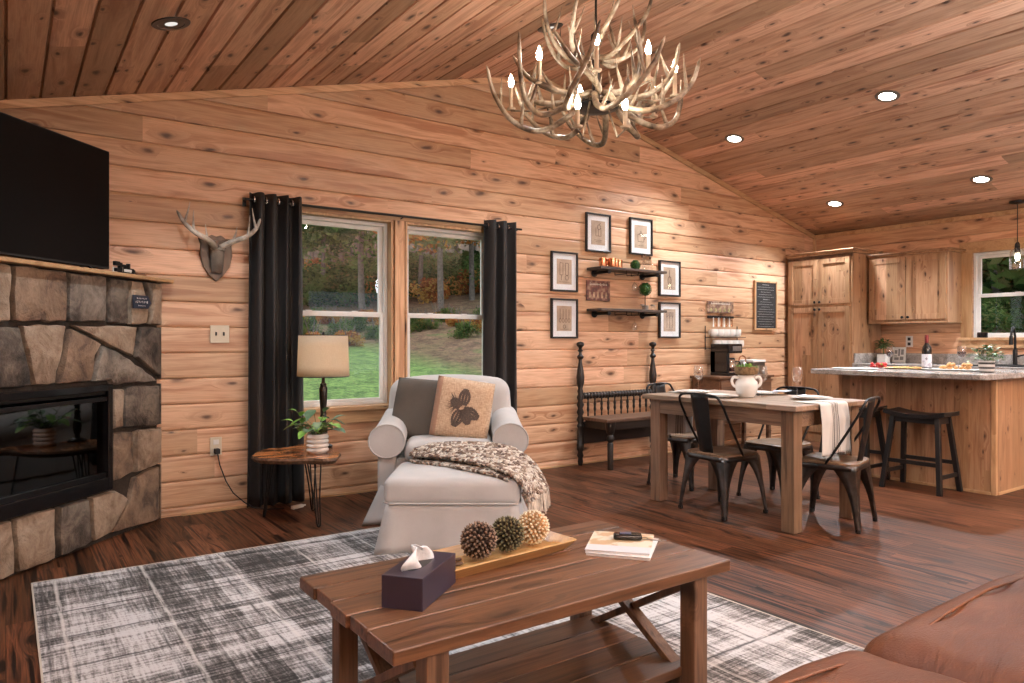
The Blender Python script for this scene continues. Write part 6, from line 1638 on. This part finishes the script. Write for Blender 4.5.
def leafcloud(name, mats, seed, n, R0, H0, z0, size):
    rs = random.Random(seed); mb = MB(); cl = []
    for i in range(26):
        a = rs.uniform(0, 2*PI); t = rs.random(); r = R0*rs.uniform(.1, 1)*(1-.55*abs(t-.45)); cl.append((Vector((r*math.cos(a), r*math.sin(a), z0+H0*t)), rs.uniform(.22, .5)*R0, rs.randrange(len(mats))))
    for i in range(n):
        c, cr, mi = cl[rs.randrange(len(cl))]; d = Vector((rs.gauss(0,1), rs.gauss(0,1), rs.gauss(0,.8))).normalized()*cr*rs.random()**.4
        q = c+d; u = Vector((rs.gauss(0,1), rs.gauss(0,1), rs.gauss(0,.6))).normalized(); w = u.orthogonal().normalized(); sz = size*rs.uniform(.6, 1.4); mb.mi = mi if rs.random() < .8 else rs.randrange(len(mats))
        mb.quad(q-u*sz, q-w*sz*.6, q+u*sz, q+w*sz*.6)
    me = bpy.data.meshes.new(name); mb.bm.to_mesh(me); mb.bm.free()
    for m in mats: me.materials.append(m)
    return me
def flat(name, c):
    s = N(name); d1 = s.n('BsdfDiffuse', {0: (*c, 1)}); d2 = s.n('BsdfTranslucent', {0: (*c, 1)}); mx = s.n('MixShader', {0: .4, 1: d1.outputs[0], 2: d2.outputs[0]}); s.t.links.new(mx.outputs[0], s.out.inputs[0]); return s.m
gr1, gr2, gr3 = flat('leaf_green_dark', (.045,.095,.032)), flat('leaf_green', (.12,.20,.06)), flat('leaf_olive', (.16,.18,.07))
or1, or2, or3 = flat('leaf_orange', (.50,.20,.06)), flat('leaf_gold', (.52,.33,.10)), flat('leaf_russet', (.30,.11,.05))
CL = {'green': [leafcloud('crown_green_a', [gr1, gr2, gr1], 1, 5600, 3.2, 7.5, 2.9, .15), leafcloud('crown_green_b', [gr1, gr2, gr3], 2, 5600, 3.0, 8, 3.2, .15)],
      'autumn': [leafcloud('crown_autumn_a', [or1, or2, gr3], 3, 4200, 2.7, 6.0, 3.2, .13), leafcloud('crown_autumn_b', [or2, or3, or1], 4, 3600, 2.5, 5.6, 3.0, .13)],
      'shrub': [leafcloud('shrub_green', [gr1, gr2, gr3], 5, 2600, 1.6, 1.5, .15, .10), leafcloud('shrub_autumn', [or1, or2, or3], 6, 2200, 1.3, 1.4, .15, .10)]}
def tree(x, y, kind, var, sc_, label, group, trunk=True, h=8.5, tr=.13):
    z = gz(x, y)-.05; t = thing({'green':'evergreen_tree','autumn':'autumn_tree','shrub':'shrub'}[kind], label, 'shrub' if kind == 'shrub' else 'tree', (x, y, z), random.uniform(0, 6), group)
    o = bpy.data.objects.new('foliage', CL[kind][var]); COL.objects.link(o); o.parent = t; o.scale = (sc_, sc_, sc_)
    mb = MB()
    if kind != 'shrub':
        l = random.uniform(-.3, .3)
        mb.tube([(0,0,0),(l*.3,.05,h*.3),(l*.6,-.05,h*.6),(l,0,h)], [tr*1.15, tr*.9, tr*.65, .03], 8)
        for k in range(6):
            a = k*1.1+x; b = Vector((l*.5,0,h*(.35+.09*k))); mb.tube([b, b+Vector((math.cos(a)*.7, math.sin(a)*.7, .5)), b+Vector((math.cos(a)*1.6, math.sin(a)*1.6, 1.3))], [tr*.4, tr*.25, .015], 5)
        obj('trunk', mb, barkm, t, smooth=60)
    else:
        for k in range(5): mb.tube([(0,0,0),(math.cos(k*1.25)*.3, math.sin(k*1.25)*.3, .8)], [.03,.01], 5)
        obj('stem', mb, barkm, t)
def P3(u, dist):   # a spot outdoors seen through the windows, by bearing and distance
    a = math.atan((u-512)/718) + R(35.2); return (dist*math.sin(a), dist*math.cos(a))
GT = 'trees of the wood beyond the lawn'
trs = [(322,38,'green',0),(345,44,'green',1),(303,41,'green',1),(362,34,'green',0),(330,50,'green',0),(383,46,'green',1),(285,39,'green',0),(265,45,'green',1),
       (366,52,'green',1),(441,31,'autumn',0),(420,38,'autumn',1),(472,37,'autumn',0),(405,48,'green',1),(437,47,'autumn',1),(484,44,'green',1),(503,40,'autumn',1),(520,46,'green',0),(457,52,'autumn',1),(350,58,'green',0),(312,56,'green',1),(397,58,'green',0),(492,56,'green',0),(420,60,'green',1),(300,66,'green',0),(335,68,'green',1),(370,66,'green',0),(408,70,'green',1),(440,68,'green',0),(475,70,'green',1),(505,68,'green',0),(270,64,'green',1),(455,64,'autumn',0)]
for i, (u, dd, k, v) in enumerate(trs):
    x, y = P3(u, dd); side = 'left' if u < 395 else 'right'
    tree(x, y, k, v, (.9+.25*random.random())*(1.6 if dd > 62 else 1), ('dark green tree of the wood, seen through the %s window pane' if k == 'green' else 'orange and gold autumn tree seen through the %s window pane') % side, GT+(' on the left' if side == 'left' else ' on the right')+(', green' if k == 'green' else ', autumn'), tr=.11+.05*random.random())
for i in range(26):
    u = 268+i*9.6; x, y = P3(u, 42+random.uniform(-5.0, 6)); k = 1 if i % 4 == 1 else 0
    tree(x, y, 'shrub', k, .75+.35*random.random(), ('orange-brown leafy shrub low on the bank beyond the lawn' if k else 'dark green low shrub on the bank beyond the lawn'), 'orange shrubs on the bank' if k else 'green shrubs on the bank')
for i in range(26):
    u = 285+i*9; x, y = P3(u, 26.5+random.uniform(-1.5, 5.5)); k = (i*5) % 2
    tree(x, y, 'shrub', k, .22+.16*random.random(), 'small russet bush in the brush at the lawn edge' if k else 'small green bush in the brush at the lawn edge', 'russet brush at the lawn edge' if k else 'green brush at the lawn edge')
for i, (x, y, k, v) in enumerate(((26,8,'green',0),(29,11,'green',1),(30,7,'green',0),(28,9.3,'green',1),(34,12,'green',1),(36,9,'green',0),(33,10,'autumn',0),(32,14,'green',0),(38,13,'green',1),(30,4,'green',0),(42,10,'green',1),(44,13,'green',0),(43,16,'green',1),(46,11.5,'green',0),(41,13,'green',1))):
    tree(x, y, k, v, 1.0 if x < 40 else 1.7, 'green tree on the slope outside the kitchen window' if k == 'green' else 'autumn tree on the slope outside the kitchen window', 'kitchen window trees, '+k)
for (x, y) in ((30,7.5),(31,10),(32,12.5),(34,9),(35,14),(33,5.5)):
    tree(x, y, 'shrub', 0, 3.0, 'tall green thicket on the slope outside the kitchen window', 'kitchen window thickets')
for i, (x, y) in enumerate(((23,6.6),(24.5,8.4),(23.5,9.6),(26,7.8),(26.5,10.4),(28,9.2),(29,7.5),(30,11.4))):
    tree(x, y, 'shrub', 1 if i % 3 == 0 else 0, .45+.08*(i%3), 'russet shrub outside the kitchen window' if i % 3 == 0 else 'green shrub outside the kitchen window', 'kitchen window shrubs, russet' if i % 3 == 0 else 'kitchen window shrubs, green')
# ================================================================= light and camera
w = bpy.data.worlds.new('overcast_sky'); sc.world = w; w.use_nodes = True; nt = w.node_tree; nt.nodes.clear()
wo = nt.nodes.new('ShaderNodeOutputWorld'); bg = nt.nodes.new('ShaderNodeBackground'); tc_ = nt.nodes.new('ShaderNodeTexCoord'); sx_ = nt.nodes.new('ShaderNodeSeparateXYZ'); cr2 = nt.nodes.new('ShaderNodeValToRGB')
nt.links.new(tc_.outputs['Generated'], sx_.inputs[0]); nt.links.new(sx_.outputs[2], cr2.inputs[0]); nt.links.new(cr2.outputs[0], bg.inputs[0]); nt.links.new(bg.outputs[0], wo.inputs[0])
cr2.color_ramp.elements[0].color = (.78,.84,.92,1); cr2.color_ramp.elements[1].color = (1,1,1,1); cr2.color_ramp.elements[0].position = 0; cr2.color_ramp.elements[1].position = .6
bg.inputs[1].default_value = WORLD
# rooflights of the room behind the camera: more of the same recessed lights
def room_light(x, y, e):
    l = bpy.data.lights.new('downlight', 'SPOT'); l.energy = e; l.spot_size = R(140); l.spot_blend = .8; l.shadow_soft_size = .07; l.color = (.88, .97, 1.05)
    lo = bpy.data.objects.new('downlight_lamp', l); COL.objects.link(lo); lo.location = (x, y, roofz(x)-.03)
for x, y in ((5.72,1.45),(7.45,1.45),(5.72,-.05),(7.45,-.05),(.67,1.5),(3.09,1.5),(3.09,-.8),(.67,-.8)): room_light(x, y, BACKE)
for (x, y, z, e) in ((2.2, -1.7, 1.8, FILL), (5.4, -.9, 2.1, FILL)):     # added fill lights, unseen behind the camera, to brighten the room
    l = bpy.data.lights.new('fill_light', 'POINT'); l.energy = e; l.shadow_soft_size = .22; l.color = (.86, .97, 1.06)
    lo = bpy.data.objects.new('added_fill', l); COL.objects.link(lo); lo.location = (x, y, z)
for (x, y) in ((-.2, -1.3), (3.4, -1.9), (6.2, -1.0)):     # added uplights, unseen behind the camera, to brighten ceiling and upper wall
    l = bpy.data.lights.new('uplight', 'SPOT'); l.energy = UPL; l.spot_size = R(165); l.spot_blend = .9; l.shadow_soft_size = .15; l.color = (.86, .97, 1.06)
    lo = bpy.data.objects.new('added_uplight', l); COL.objects.link(lo); lo.location = (x, y, 1.75); lo.rotation_euler = (R(180), 0, 0)
for (cx_, cz_, wx_, hz_) in ((2.4,1.075,2.4,2.05),(5.6,1.3,2.0,1.6)):  # sampling portals at the added south wall openings
    l = bpy.data.lights.new('portal', 'AREA'); l.shape = 'RECTANGLE'; l.size = wx_; l.size_y = hz_; l.cycles.is_portal = True
    lo = bpy.data.objects.new('opening_portal', l); COL.objects.link(lo); lo.location = (cx_, SY-.1, cz_); lo.rotation_euler = (R(90), 0, 0)
for (cx_, wx_) in ((2.01,.93),(3.0,.795)):
    l = bpy.data.lights.new('portal', 'AREA'); l.shape = 'RECTANGLE'; l.size = wx_; l.size_y = 1.41; l.cycles.is_portal = True
    lo = bpy.data.objects.new('opening_portal', l); COL.objects.link(lo); lo.location = (cx_, D+.16, 1.367); lo.rotation_euler = (R(-90), 0, 0)
cam_ = bpy.data.cameras.new('camera'); cam_.sensor_width = 36; cam_.lens = 718/1024*36; cam_.clip_start = .05; cam_.clip_end = 300
co = bpy.data.objects.new('camera', cam_); COL.objects.link(co); co.location = (0, 0, 1.15); co.rotation_euler = (PI/2, 0, -R(35.2)); sc.camera = co
sc.view_settings.view_transform = 'Standard'; sc.view_settings.look = 'None'; sc.view_settings.gamma = 1; sc.view_settings.exposure = EXPO; sc.view_settings.use_curve_mapping = False
sc.cycles.use_denoising = True; sc.cycles.max_bounces = 10; sc.cycles.transparent_max_bounces = 16; sc.cycles.caustics_reflective = False; sc.cycles.caustics_refractive = False; sc.cycles.sample_clamp_indirect = 6
